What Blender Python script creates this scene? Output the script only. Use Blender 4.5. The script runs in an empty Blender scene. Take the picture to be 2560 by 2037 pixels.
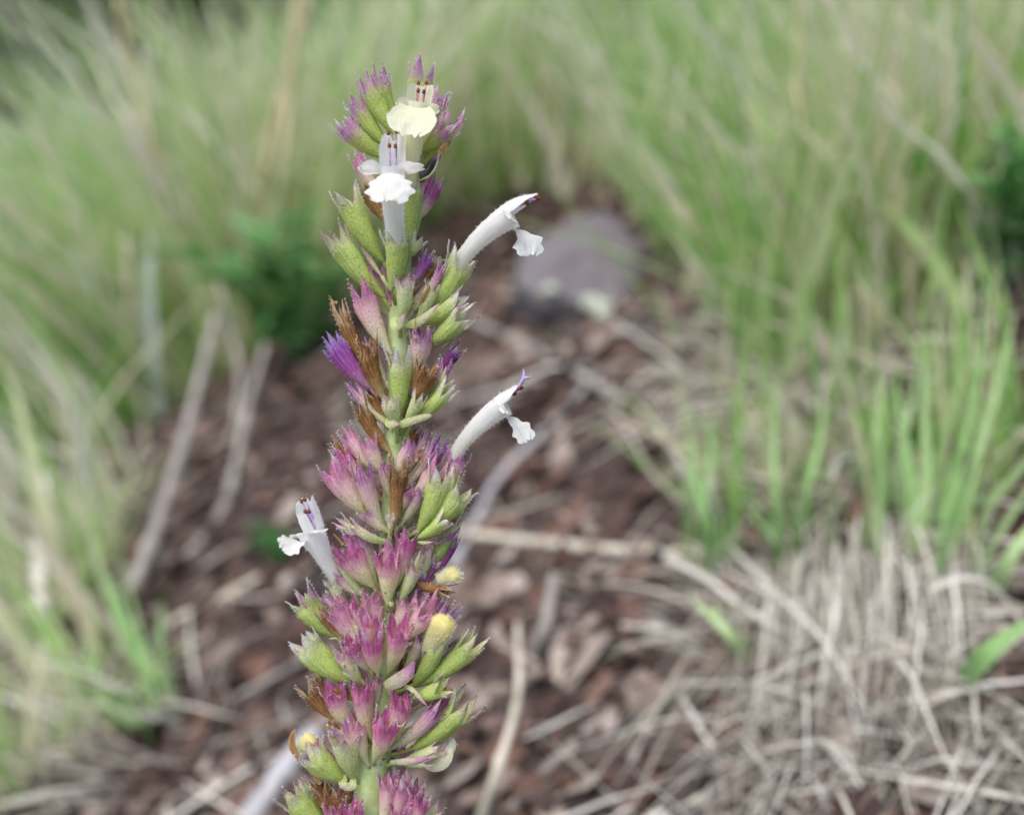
import bpy, math, random
import numpy as np
from mathutils import Vector, noise as mnoise

random.seed(7)
rng = np.random.default_rng(7)
sc = bpy.context.scene
col = sc.collection

# ------------------------------------------------------------------ camera
CAM = np.array([0.0, 0.0, 0.30])
PITCH = math.radians(12.0)
RIGHT = np.array([1.0, 0.0, 0.0])
UP = np.array([0.0, math.sin(PITCH), math.cos(PITCH)])
FWD = np.array([0.0, math.cos(PITCH), -math.sin(PITCH)])
FPX = 2400.0            # focal length in pixels of the 2560 px wide photograph
DFOC = 0.120            # metres to the spike
cd = bpy.data.cameras.new('camera')
cam = bpy.data.objects.new('camera', cd)
col.objects.link(cam)
cam.location = CAM
cam.rotation_euler = (math.radians(90) - PITCH, 0, 0)
cd.sensor_fit = 'HORIZONTAL'
cd.sensor_width = 36.0
cd.lens = 36.0 * FPX / 2560.0
cd.clip_start = 0.005
cd.clip_end = 400.0
cd.dof.use_dof = True
cd.dof.focus_distance = DFOC - 0.0012
cd.dof.aperture_fstop = cd.lens / 3.0      # 3 mm pupil
sc.camera = cam

# ------------------------------------------------------------------ world, sun, exposure
SUN_EL, SUN_AZ = math.radians(62), math.radians(215)
w = bpy.data.worlds.new('World')
sc.world = w
w.use_nodes = True
nt = w.node_tree
nt.nodes.clear()
wo = nt.nodes.new('ShaderNodeOutputWorld')
bg = nt.nodes.new('ShaderNodeBackground')
sky = nt.nodes.new('ShaderNodeTexSky')
sky.sky_type = 'NISHITA'
sky.sun_disc = False
sky.sun_elevation = SUN_EL
sky.sun_rotation = SUN_AZ
sky.air_density = 1.0
sky.dust_density = 1.0
sky.ozone_density = 1.0
bg.inputs['Strength'].default_value = 0.10
nt.links.new(sky.outputs[0], bg.inputs[0])
nt.links.new(bg.outputs[0], wo.inputs[0])
sl = bpy.data.lights.new('sun', 'SUN')
sl.energy = 1.5
sl.angle = math.radians(50)
sl.color = (1.0, 0.93, 0.84)
so = bpy.data.objects.new('sun', sl)
col.objects.link(so)
sd = Vector((math.sin(SUN_AZ) * math.cos(SUN_EL), math.cos(SUN_AZ) * math.cos(SUN_EL), math.sin(SUN_EL)))
so.rotation_euler = sd.to_track_quat('Z', 'Y').to_euler()
so.location = (0, -1, 3)
sc.view_settings.view_transform = 'Standard'
sc.view_settings.look = 'None'
sc.view_settings.exposure = 1.5
sc.view_settings.gamma = 1.0
sc.view_settings.use_curve_mapping = False
sc.cycles.use_denoising = True
sc.cycles.max_bounces = 6
sc.cycles.transparent_max_bounces = 4

# ------------------------------------------------------------------ helpers
def P(px, py, wmm=0.0):
    """point seen at photo pixel (px,py), wmm millimetres nearer than the focus plane"""
    d = DFOC - wmm * 0.001
    return CAM + d * ((px - 1280.0) / FPX * RIGHT + (1018.5 - py) / FPX * UP + FWD)

def PD(px, py, d):
    return CAM + d * ((px - 1280.0) / FPX * RIGHT + (1018.5 - py) / FPX * UP + FWD)

ZO = {1: (700, 100), 2: (700, 600), 3: (650, 1050), 4: (650, 1480)}
ZS = 700.0 / 2156.0
def Z(z, x, y, wmm=0.0):
    ox, oy = ZO[z]
    return P(ox + x * ZS, oy + y * ZS, wmm)

def camvec(r, u, t):
    """direction: right, up, toward the camera"""
    return r * RIGHT + u * UP - t * FWD

def unit(v):
    v = np.asarray(v, float)
    return v / (np.linalg.norm(v) + 1e-12)

def hexlin(h):
    h = h.lstrip('#')
    o = []
    for i in (0, 2, 4):
        c = int(h[i:i + 2], 16) / 255.0
        o.append(c / 12.92 if c <= 0.04045 else ((c + 0.055) / 1.055) ** 2.4)
    return tuple(o) + (1.0,)

def mesh_obj(name, verts, faces, mats, parent=None, loc=(0, 0, 0), attr=None, fmat=None, smooth=True):
    verts = np.asarray(verts, float)
    me = bpy.data.meshes.new(name)
    me.from_pydata((verts - np.asarray(loc)).tolist(), [], faces)
    if not isinstance(mats, (list, tuple)):
        mats = [mats]
    for m in mats:
        me.materials.append(m)
    if fmat is not None:
        me.polygons.foreach_set('material_index', np.asarray(fmat, dtype=np.int32))
    if smooth:
        me.polygons.foreach_set('use_smooth', np.ones(len(me.polygons), dtype=bool))
    if attr is not None:
        a = me.attributes.new('cx', 'FLOAT_COLOR', 'POINT')
        a.data.foreach_set('color', np.asarray(attr, dtype=np.float32).ravel())
    me.update()
    o = bpy.data.objects.new(name, me)
    col.objects.link(o)
    o.location = loc
    if parent is not None:
        o.parent = parent
        o.location = np.asarray(loc) - np.asarray(parent_world(parent))
    return o

def parent_world(o):
    v = np.array(o.location)
    while o.parent is not None:
        o = o.parent
        v = v + np.array(o.location)
    return v

def empty(name, loc, label=None, cat=None, group=None):
    o = bpy.data.objects.new(name, None)
    o.empty_display_size = 0.01
    col.objects.link(o)
    o.location = loc
    tag(o, label, cat, group)
    return o

def tag(o, label=None, cat=None, group=None, kind=None):
    if label: o['label'] = label
    if cat: o['category'] = cat
    if group: o['group'] = group
    if kind: o['kind'] = kind
    return o

def crom(pts, n):
    """Catmull-Rom resample of control points"""
    p = np.asarray(pts, float)
    p = np.vstack([2 * p[0] - p[1], p, 2 * p[-1] - p[-2]])
    m = len(p) - 3
    out = []
    for k in range(n):
        u = k / (n - 1) * m
        i = min(int(u), m - 1)
        t = u - i
        a, b, c, d = p[i], p[i + 1], p[i + 2], p[i + 3]
        out.append(0.5 * ((2 * b) + (-a + c) * t + (2 * a - 5 * b + 4 * c - d) * t * t + (-a + 3 * b - 3 * c + d) * t ** 3))
    return np.array(out)

def tube(pts, radii, seg=8, square=0.0):
    pts = np.asarray(pts, float)
    n = len(pts)
    radii = np.asarray(radii, float) * np.ones(n)
    tan = np.gradient(pts, axis=0)
    tan /= (np.linalg.norm(tan, axis=1)[:, None] + 1e-12)
    ref = np.array([0.3, 0.9, 0.31]) if abs(tan[0] @ np.array([0, 1, 0])) < 0.8 else np.array([1.0, 0, 0])
    x = unit(np.cross(tan[0], ref))
    V, A = [], []
    for i in range(n):
        x = unit(x - (x @ tan[i]) * tan[i])
        y = np.cross(tan[i], x)
        for k in range(seg):
            a = 2 * math.pi * k / seg
            q = 1 + square * abs(math.cos(2 * a))
            V.append(pts[i] + radii[i] * q * (math.cos(a) * x + math.sin(a) * y))
            A.append((i / (n - 1), 0, 0.5, a))
    F = []
    for i in range(n - 1):
        for k in range(seg):
            k2 = (k + 1) % seg
            F.append((i * seg + k, i * seg + k2, (i + 1) * seg + k2, (i + 1) * seg + k))
    F.append(tuple(range(seg))[::-1])
    F.append(tuple((n - 1) * seg + k for k in range(seg)))
    return np.array(V), F, np.array(A)

# ------------------------------------------------------------------ materials
def new_mat(name):
    m = bpy.data.materials.new(name)
    m.use_nodes = True
    m.node_tree.nodes.clear()
    return m, m.node_tree

def N(t, kind, **kw):
    n = t.nodes.new(kind)
    for k, v in kw.items():
        setattr(n, k, v)
    return n

def ramp(t, stops, interp='LINEAR'):
    r = N(t, 'ShaderNodeValToRGB')
    r.color_ramp.interpolation = interp
    el = r.color_ramp.elements
    while len(el) > 1:
        el.remove(el[-1])
    el[0].position = stops[0][0]
    el[0].color = stops[0][1]
    for p, c in stops[1:]:
        e = el.new(p)
        e.color = c
    return r

def thin_shader(t, colsock, transl=0.3, rough=0.55, spec=0.25, tint=None, bump=None):
    out = N(t, 'ShaderNodeOutputMaterial')
    pr = N(t, 'ShaderNodeBsdfPrincipled')
    pr.inputs['Roughness'].default_value = rough
    pr.inputs['Specular IOR Level'].default_value = spec
    tr = N(t, 'ShaderNodeBsdfTranslucent')
    mx = N(t, 'ShaderNodeMixShader')
    mx.inputs[0].default_value = transl
    t.links.new(colsock, pr.inputs['Base Color'])
    t.links.new(colsock, tr.inputs['Color'])
    if bump is not None:
        t.links.new(bump, pr.inputs['Normal'])
    t.links.new(pr.outputs[0], mx.inputs[1])
    t.links.new(tr.outputs[0], mx.inputs[2])
    t.links.new(mx.outputs[0], out.inputs[0])

def mathn(t, op, a, b=None, c=None):
    n = N(t, 'ShaderNodeMath', operation=op)
    for i, v in enumerate((a, b, c)):
        if v is None: continue
        if isinstance(v, (int, float)):
            n.inputs[i].default_value = v
        else:
            t.links.new(v, n.inputs[i])
    return n.outputs[0]

def mixc(t, fac, a, b, mode='MIX'):
    n = N(t, 'ShaderNodeMix', data_type='RGBA', blend_type=mode)
    if isinstance(fac, (int, float)): n.inputs[0].default_value = fac
    else: t.links.new(fac, n.inputs[0])
    for i, v in ((6, a), (7, b)):
        if isinstance(v, tuple): n.inputs[i].default_value = v
        else: t.links.new(v, n.inputs[i])
    return n.outputs[2]

def calyx_mat(name, stops, edge, edge_amt, noise_amt=0.22, vein=0.3, blot=None, transl=0.3, veincol=None):
    m, t = new_mat(name)
    at = N(t, 'ShaderNodeAttribute', attribute_name='cx')
    sep = N(t, 'ShaderNodeSeparateColor')
    t.links.new(at.outputs['Color'], sep.inputs[0])
    tt, ee, rr = sep.outputs[0], sep.outputs[1], sep.outputs[2]
    tc = N(t, 'ShaderNodeTexCoord')
    nz = N(t, 'ShaderNodeTexNoise')
    nz.inputs['Scale'].default_value = 900.0
    nz.inputs['Detail'].default_value = 4.0
    t.links.new(tc.outputs['Object'], nz.inputs['Vector'])
    nf = N(t, 'ShaderNodeTexNoise')
    nf.inputs['Scale'].default_value = 4200.0
    nf.inputs['Detail'].default_value = 3.0
    t.links.new(tc.outputs['Object'], nf.inputs['Vector'])
    sh = mathn(t, 'MULTIPLY_ADD', nz.outputs[0], noise_amt * 2, -noise_amt)
    oi = N(t, 'ShaderNodeObjectInfo')
    sh2 = mathn(t, 'MULTIPLY_ADD', oi.outputs['Random'], 0.20, -0.10)
    f = mathn(t, 'ADD', mathn(t, 'ADD', tt, sh), sh2)
    r = ramp(t, [(p, hexlin(c)) for p, c in stops])
    t.links.new(f, r.inputs[0])
    c = r.outputs[0]
    # ribs
    vs = mathn(t, 'SINE', mathn(t, 'MULTIPLY', at.outputs['Alpha'], 15.0))
    vs = mathn(t, 'MULTIPLY_ADD', vs, 0.5, 0.5)
    vs = mathn(t, 'MULTIPLY', mathn(t, 'POWER', vs, 3.0), vein)
    c = mixc(t, vs, c, hexlin(veincol or '#e9e6c0'))
    # browned tips on some of them
    bt = N(t, 'ShaderNodeMapRange'); bt.inputs[1].default_value = .80; bt.inputs[2].default_value = .98
    t.links.new(mathn(t, 'ADD', tt, sh), bt.inputs[0])
    bsel = mathn(t, 'GREATER_THAN', mathn(t, 'FRACT', mathn(t, 'MULTIPLY', oi.outputs['Random'], 7.31)), 0.6)
    c = mixc(t, mathn(t, 'MULTIPLY', mathn(t, 'MULTIPLY', bt.outputs[0], bsel), .75), c, hexlin('#946a48'))
    # margins of the teeth
    ef = mathn(t, 'MULTIPLY', mathn(t, 'MULTIPLY', ee, edge_amt), mathn(t, 'MULTIPLY_ADD', nz.outputs[0], 1.6, -0.15))
    ef = mathn(t, 'MINIMUM', mathn(t, 'MAXIMUM', ef, 0.0), 1.0)
    c = mixc(t, ef, c, hexlin(edge))
    # fine mottling
    sp = ramp(t, [(0.32, (0.72, 0.70, 0.70, 1)), (0.55, (1, 1, 1, 1)), (0.75, (1.1, 1.1, 1.1, 1))])
    t.links.new(nf.outputs[0], sp.inputs[0])
    c = mixc(t, 0.75, c, sp.outputs[0], 'MULTIPLY')
    if blot:
        n3 = N(t, 'ShaderNodeTexNoise')
        n3.inputs['Scale'].default_value = 420.0
        n3.inputs['Detail'].default_value = 5.0
        t.links.new(tc.outputs['Object'], n3.inputs['Vector'])
        b = ramp(t, [(0.58, (0, 0, 0, 1)), (0.70, (1, 1, 1, 1))])
        t.links.new(n3.outputs[0], b.inputs[0])
        c = mixc(t, mathn(t, 'MULTIPLY', b.outputs[0], 0.7), c, hexlin(blot))
    bm = N(t, 'ShaderNodeBump')
    bm.inputs['Strength'].default_value = 0.6
    bm.inputs['Distance'].default_value = 0.0002
    t.links.new(nf.outputs[0], bm.inputs['Height'])
    # scattered dust and blemishes
    n4 = N(t, 'ShaderNodeTexNoise'); n4.inputs['Scale'].default_value = 1900.0; n4.inputs['Detail'].default_value = 2.0
    t.links.new(tc.outputs['Object'], n4.inputs['Vector'])
    b4 = ramp(t, [(0.66, (0, 0, 0, 1)), (0.74, (1, 1, 1, 1))])
    t.links.new(n4.outputs[0], b4.inputs[0])
    c = mixc(t, mathn(t, 'MULTIPLY', b4.outputs[0], .55), c, hexlin('#7a5236'))
    thin_shader(t, c, transl + .1, 0.65, 0.15, bump=bm.outputs[0])
    return m

CAL = {
 'G': calyx_mat('green_calyx', [(0, '#b0bf64'), (.35, '#bccd70'), (.66, '#c2d078'), (.82, '#d3d9a6'), (.95, '#ece8de'), (1, '#f0ecea')], '#b5689c', 0.9, 0.10, 0.30, veincol='#cfdb96'),
 'GP': calyx_mat('green_calyx_with_violet_teeth', [(0, '#b0bf64'), (.42, '#bac96a'), (.56, '#c2c084'), (.68, '#c898ae'), (.82, '#bf80b0'), (.93, '#e6d4e2'), (1, '#f4eef4')], '#b36fb2', 0.7, 0.08, 0.25, veincol='#cdd592'),
 'P': calyx_mat('pink_calyx', [(0, '#d6daa0'), (.32, '#e8dcb8'), (.54, '#e6c0be'), (.72, '#d894b0'), (.88, '#cc74a6'), (1, '#e6c6d2')], '#b452a0', 0.6, 0.16, 0.35, veincol='#ecd9c4'),
 'M': calyx_mat('magenta_calyx', [(0, '#d0d694'), (.36, '#e8d9b0'), (.52, '#e0acb4'), (.66, '#cc6c9c'), (.84, '#c65c9c'), (1, '#e0b2c8')], '#9a3494', 0.6, 0.14, 0.28, veincol='#ecd6c6', blot='#8c2a6c'),
 'V': calyx_mat('violet_calyx', [(0, '#d6b9a8'), (.25, '#cf98b6'), (.5, '#b462a6'), (.8, '#9c4ea2'), (1, '#b694cc')], '#6a3aa0', 0.6, 0.12, 0.25, veincol='#d7a5cf'),
 'B': calyx_mat('dry_brown_calyx', [(0, '#c4ac80'), (.25, '#a67c4c'), (.55, '#8a5e34'), (.8, '#7c5432'), (1, '#ceb08c')], '#d9b98e', 0.8, 0.2, 0.45, veincol='#c49c68', blot='#5e3820', transl=0.2),
 'C': calyx_mat('cream_pink_calyx', [(0, '#c8cc8c'), (.3, '#ded7b2'), (.55, '#dfc0b4'), (.75, '#c687ae'), (.9, '#b367a8'), (1, '#dcbcc4')], '#b465a6', 0.7, 0.16, 0.4, veincol='#efe8cc'),
 'L': calyx_mat('pale_green_calyx', [(0, '#b9c678'), (.4, '#ccd694'), (.7, '#d6d8a8'), (.85, '#d8c0b4'), (1, '#c890ae')], '#bf7ea4', 0.8, 0.12, 0.35, veincol='#e8ebc6'),
 'D': calyx_mat('dark_purple_calyx', [(0, '#d0b09c'), (.3, '#b87c98'), (.5, '#8a3c74'), (.8, '#6c2c70'), (1, '#c0a0c8')], '#5c2a68', 0.6, 0.12, 0.25, veincol='#c890b0', blot='#4a1c3a'),
}

m, t = new_mat('plant_hair')
rgb = N(t, 'ShaderNodeRGB'); rgb.outputs[0].default_value = (0.88, 0.87, 0.84, 1)
thin_shader(t, rgb.outputs[0], 0.5, 0.6, 0.2)
M_HAIR = m

def petal_mat(name, stops, tinge, amt, transl=0.48):
    m, t = new_mat(name)
    at = N(t, 'ShaderNodeAttribute', attribute_name='cx')
    sep = N(t, 'ShaderNodeSeparateColor')
    t.links.new(at.outputs['Color'], sep.inputs[0])
    tc = N(t, 'ShaderNodeTexCoord')
    nz = N(t, 'ShaderNodeTexNoise')
    nz.inputs['Scale'].default_value = 700
    nz.inputs['Detail'].default_value = 5
    t.links.new(tc.outputs['Object'], nz.inputs['Vector'])
    r = ramp(t, [(p, hexlin(c)) for p, c in stops])
    t.links.new(mathn(t, 'ADD', sep.outputs[0], mathn(t, 'MULTIPLY_ADD', nz.outputs[0], .3, -.15)), r.inputs[0])
    b = ramp(t, [(0.45, (0, 0, 0, 1)), (0.75, (1, 1, 1, 1))])
    t.links.new(nz.outputs[0], b.inputs[0])
    c = mixc(t, mathn(t, 'MULTIPLY', b.outputs[0], amt), r.outputs[0], hexlin(tinge))
    vs = mathn(t, 'SINE', mathn(t, 'ADD', mathn(t, 'MULTIPLY', at.outputs['Alpha'], 11.0), mathn(t, 'MULTIPLY', nz.outputs[0], 5.0)))
    vs = mathn(t, 'MULTIPLY', mathn(t, 'POWER', mathn(t, 'MULTIPLY_ADD', vs, .5, .5), 6.0), .22)
    c = mixc(t, vs, c, hexlin('#d3c4c8'))
    n5 = N(t, 'ShaderNodeTexNoise'); n5.inputs['Scale'].default_value = 1100; n5.inputs['Detail'].default_value = 4
    t.links.new(tc.outputs['Object'], n5.inputs['Vector'])
    b5 = ramp(t, [(0.66, (0, 0, 0, 1)), (0.76, (1, 1, 1, 1))])
    t.links.new(n5.outputs[0], b5.inputs[0])
    c = mixc(t, mathn(t, 'MULTIPLY', b5.outputs[0], .35), c, hexlin('#b99a72'))
    nf = N(t, 'ShaderNodeTexNoise')
    nf.inputs['Scale'].default_value = 3000
    t.links.new(tc.outputs['Object'], nf.inputs['Vector'])
    bm = N(t, 'ShaderNodeBump')
    bm.inputs['Strength'].default_value = 0.25
    bm.inputs['Distance'].default_value = 0.0001
    t.links.new(nf.outputs[0], bm.inputs['Height'])
    thin_shader(t, c, transl, 0.55, 0.2, bump=bm.outputs[0])
    return m

M_WHITE = petal_mat('white_petal', [(0, '#e0e0cc'), (.3, '#eeece4'), (1, '#f3f1ea')], '#ecdfe6', 0.3)
M_CREAM = petal_mat('cream_petal', [(0, '#dcdcae'), (.4, '#ecebc8'), (1, '#f1efd2')], '#e8d3a4', 0.3)
M_YELLOW = petal_mat('yellow_petal', [(0, '#d6d8a4'), (.4, '#eae3a0'), (1, '#efe08a')], '#f4ecb8', 0.5)

def flat_mat(name, c1, c2, scale=900, rough=0.6, transl=0.0, spec=0.3):
    m, t = new_mat(name)
    tc = N(t, 'ShaderNodeTexCoord')
    nz = N(t, 'ShaderNodeTexNoise')
    nz.inputs['Scale'].default_value = scale
    nz.inputs['Detail'].default_value = 6
    t.links.new(tc.outputs['Object'], nz.inputs['Vector'])
    r = ramp(t, [(0.35, hexlin(c1)), (0.65, hexlin(c2))])
    t.links.new(nz.outputs[0], r.inputs[0])
    thin_shader(t, r.outputs[0], transl, rough, spec)
    return m

M_STEM = flat_mat('green_stem', '#9cab68', '#bfc996', 500, 0.55, 0.1)
M_FIL = flat_mat('violet_filament', '#a98cc8', '#d3bfe2', 1500, 0.5, 0.3)
M_PINKFIL = flat_mat('pink_filament', '#b8788c', '#d8aab4', 1500, 0.5, 0.3)
M_ANTHER = flat_mat('rust_anther', '#4a2018', '#8a4c34', 3000, 0.6)
M_DARK = flat_mat('withered_grey', '#2c2a2e', '#6a6660', 900, 0.6)
M_SPECK = flat_mat('dark_speck', '#2a1a14', '#5a3a28', 3000, 0.6)
M_BRACT = CAL['L']

def plant_mat(name, stops, transl=0.3, spec=0.35, rough=0.45, nscale=120):
    """blades and leaves: colour by the per-piece random value"""
    m, t = new_mat(name)
    at = N(t, 'ShaderNodeAttribute', attribute_name='cx')
    sep = N(t, 'ShaderNodeSeparateColor')
    t.links.new(at.outputs['Color'], sep.inputs[0])
    r = ramp(t, [(p, hexlin(c)) for p, c in stops])
    tc = N(t, 'ShaderNodeTexCoord')
    nz = N(t, 'ShaderNodeTexNoise')
    nz.inputs['Scale'].default_value = nscale
    nz.inputs['Detail'].default_value = 3
    t.links.new(tc.outputs['Object'], nz.inputs['Vector'])
    f = mathn(t, 'ADD', sep.outputs[2], mathn(t, 'MULTIPLY_ADD', nz.outputs[0], .24, -.12))
    t.links.new(f, r.inputs[0])
    thin_shader(t, r.outputs[0], transl, rough, spec)
    return m

M_GRASS = plant_mat('grass_blade', [(0, '#56863a'), (.18, '#7ba850'), (.35, '#a0c46e'), (.5, '#bdd08c'), (.66, '#d0cfa4'), (.82, '#d8cbb0'), (1, '#eae2d2')], 0.5)
M_GREEN = plant_mat('fresh_grass_blade', [(0, '#74a05a'), (.5, '#8fb46e'), (1, '#b6ca90')])
M_STRAW = plant_mat('straw_blade', [(0, '#686054'), (.35, '#aaa191'), (.7, '#d0c8b8'), (1, '#e8e2d6')], 0.2)
M_LEAF = plant_mat('herb_leaf', [(0, '#4c8446'), (.5, '#6a9c58'), (1, '#90b478')], 0.45)
M_TREE = plant_mat('tree_leaf', [(0, '#0c120e'), (.6, '#141f14'), (1, '#22331f')], 0.1)
M_CHIP = plant_mat('litter_chip', [(0, '#2e2523'), (.25, '#523c34'), (.45, '#6e5246'), (.6, '#69574c'), (.8, '#7d6c60'), (1, '#a2958a')], 0.05, 0.2, 0.7, 60)
M_PALEBLADE = plant_mat('pale_glint_blade', [(0, '#b8c0b0'), (1, '#d4d9d0')], 0.3, 0.6, 0.3)  # whitish base colour stands in for the glint on the upright blade
M_BARK = flat_mat('tree_bark', '#2c2420', '#4a3e36', 8, 0.9)
M_STALK = flat_mat('grey_dry_stalk', '#7e776e', '#a39a90', 90, 0.7)
M_PALESTALK = flat_mat('pale_dry_stalk', '#aaa08c', '#ccc2ae', 90, 0.7)
M_TAN = flat_mat('tan_dry_stem', '#a8966e', '#c8b48e', 60, 0.7)
M_TWIG = flat_mat('grey_twig_bark', '#8e8a8a', '#b6b2b2', 140, 0.8)
M_LICHEN = flat_mat('pale_lichen', '#a9ae98', '#d4d8c4', 160, 0.9)

def rock_mat(name, a, b, c):
    m, t = new_mat(name)
    tc = N(t, 'ShaderNodeTexCoord')
    nz = N(t, 'ShaderNodeTexNoise'); nz.inputs['Scale'].default_value = 40; nz.inputs['Detail'].default_value = 8
    t.links.new(tc.outputs['Object'], nz.inputs['Vector'])
    oi = N(t, 'ShaderNodeObjectInfo')
    r = ramp(t, [(0.3, hexlin(a)), (0.52, hexlin(b)), (0.75, hexlin(c))])
    t.links.new(mathn(t, 'ADD', nz.outputs[0], mathn(t, 'MULTIPLY_ADD', oi.outputs['Random'], .4, -.2)), r.inputs[0])
    bm = N(t, 'ShaderNodeBump'); bm.inputs['Distance'].default_value = 0.002
    t.links.new(nz.outputs[0], bm.inputs['Height'])
    thin_shader(t, r.outputs[0], 0.0, 0.85, 0.2, bump=bm.outputs[0])
    return m
M_ROCK = rock_mat('purple_grey_stone', '#585255', '#696264', '#7a7374')
M_PEB = rock_mat('brown_pebble', '#54423a', '#746058', '#94867e')

m, t = new_mat('soil')
tc = N(t, 'ShaderNodeTexCoord')
nz = N(t, 'ShaderNodeTexNoise'); nz.inputs['Scale'].default_value = 90; nz.inputs['Detail'].default_value = 10; nz.inputs['Roughness'].default_value = .7
t.links.new(tc.outputs['Object'], nz.inputs['Vector'])
r = ramp(t, [(0.30, hexlin('#2e2422')), (0.45, hexlin('#3e322e')), (0.58, hexlin('#564640')), (0.72, hexlin('#6e625e'))])
t.links.new(nz.outputs[0], r.inputs[0])
bm = N(t, 'ShaderNodeBump'); bm.inputs['Distance'].default_value = 0.004
t.links.new(nz.outputs[0], bm.inputs['Height'])
thin_shader(t, r.outputs[0], 0.0, 0.95, 0.1, bump=bm.outputs[0])
M_SOIL = m

# ------------------------------------------------------------------ terrain
_g = np.random.default_rng(3)
_waves = []
for lam, amp, k in ((0.9, .022, 5), (0.30, .008, 6), (0.10, .0035, 8), (0.035, .0014, 10)):
    for _ in range(k):
        th = _g.uniform(0, 2 * math.pi)
        l = lam * _g.uniform(.7, 1.4)
        _waves.append((2 * math.pi / l * math.cos(th), 2 * math.pi / l * math.sin(th), _g.uniform(0, 6.28), amp / math.sqrt(k)))

def terrain(x, y):
    x = np.asarray(x, float); y = np.asarray(y, float)
    xe = np.where(x < 0, 1.4 * np.tanh(x / 1.4), 2.5 * np.tanh(x / 2.5))
    ye = 6.0 * np.tanh(y / 6.0)
    z = 0.4752 * xe + 0.1338 * ye + 0.1137 + 0.7 * np.tanh(np.maximum(0, y - 1.0) * 0.17 / 0.7)
    r = np.hypot(x, y)
    fade = np.exp(-r / 4.0)
    b = np.zeros_like(z)
    for kx, ky, ph, a in _waves:
        b = b + a * np.sin(kx * x + ky * y + ph)
    return z + b * fade

def project(p):
    q = np.asarray(p) - CAM
    d = q @ FWD
    return 1280 + FPX * (q @ RIGHT) / d, 1018.5 - FPX * (q @ UP) / d, d

def ground_at(px, py, dmin=0.10):
    d = dmin
    step = 0.004
    prev = d
    while d < 30:
        p = PD(px, py, d)
        if p[2] < terrain(p[0], p[1]):
            a, b = prev, d
            for _ in range(18):
                mdl = .5 * (a + b)
                q = PD(px, py, mdl)
                if q[2] < terrain(q[0], q[1]): b = mdl
                else: a = mdl
            q = PD(px, py, b)
            return np.array([q[0], q[1], float(terrain(q[0], q[1]))])
        prev = d
        d *= 1.02
    p = PD(px, py, 8)
    return np.array([p[0], p[1], float(terrain(p[0], p[1]))])

def axis_coords(lo, hi, fine, n):
    u = np.linspace(-1, 1, n)
    s = np.sinh(u * 5.2) / math.sinh(5.2)
    return np.where(s < 0, -s * lo, s * hi)

gx = axis_coords(-90, 90, 0, 261)
gy0 = np.linspace(-0.6, 1.2, 200)
gy1 = 1.2 + (np.exp(np.linspace(0, 5.2, 80)) - 1) / (math.exp(5.2) - 1) * 120
gyb = -0.6 - (np.exp(np.linspace(0, 4, 20)) - 1) / (math.exp(4) - 1) * 60
gy = np.concatenate([gyb[::-1][:-1], gy0, gy1[1:]])
gx0 = np.linspace(-0.9, 0.7, 180)
gx = np.concatenate([-0.9 - ((np.exp(np.linspace(0, 5, 60)) - 1) / (math.exp(5) - 1) * 90)[::-1][:-1], gx0, 0.7 + ((np.exp(np.linspace(0, 5, 60)) - 1) / (math.exp(5) - 1) * 90)[1:]])
GX, GY = np.meshgrid(gx, gy)
GZ = terrain(GX, GY)
nx, ny = len(gx), len(gy)
ii = (np.arange(ny - 1)[:, None] * nx + np.arange(nx - 1)[None, :]).ravel()
faces = np.stack([ii, ii + 1, ii + 1 + nx, ii + nx], 1).tolist()
g = mesh_obj('ground', np.stack([GX.ravel(), GY.ravel(), GZ.ravel()], 1), faces, M_SOIL)
tag(g, 'reddish brown bare soil of the sloping hillside', 'ground', kind='structure')

# ------------------------------------------------------------------ the flowering spike
ROOT_XY = P(1000, 2037, 0)
rx, ry = ROOT_XY[0] + 0.004, ROOT_XY[1] + 0.004
ROOT = np.array([rx, ry, float(terrain(rx, ry))])
spike = empty('flower_spike', ROOT, 'tall hairy flower spike with pink and green calyces and small white blossoms', 'flower spike')

MM = 0.001

STEM_PX = [(1030, 290, -1.2), (1016, 420, -.6), (1003, 620, -.3), (998, 830, 0), (992, 1060, 0), (982, 1290, 0), (975, 1420, 0), (968, 1560, 0), (955, 1720, 0), (935, 1900, 0), (925, 2040, 0)]
spine = [P(*q) for q in STEM_PX]
low = np.linspace(spine[-1], ROOT - np.array([0, 0, .004]), 6)[1:]
low = [q + np.array([.002 * math.sin(k * 1.1), .0015 * math.sin(k * 1.7), 0]) for k, q in enumerate(low)]
stem_pts = crom(spine + low, 60)
SPINE_DENSE = crom(spine + low, 120)

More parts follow.
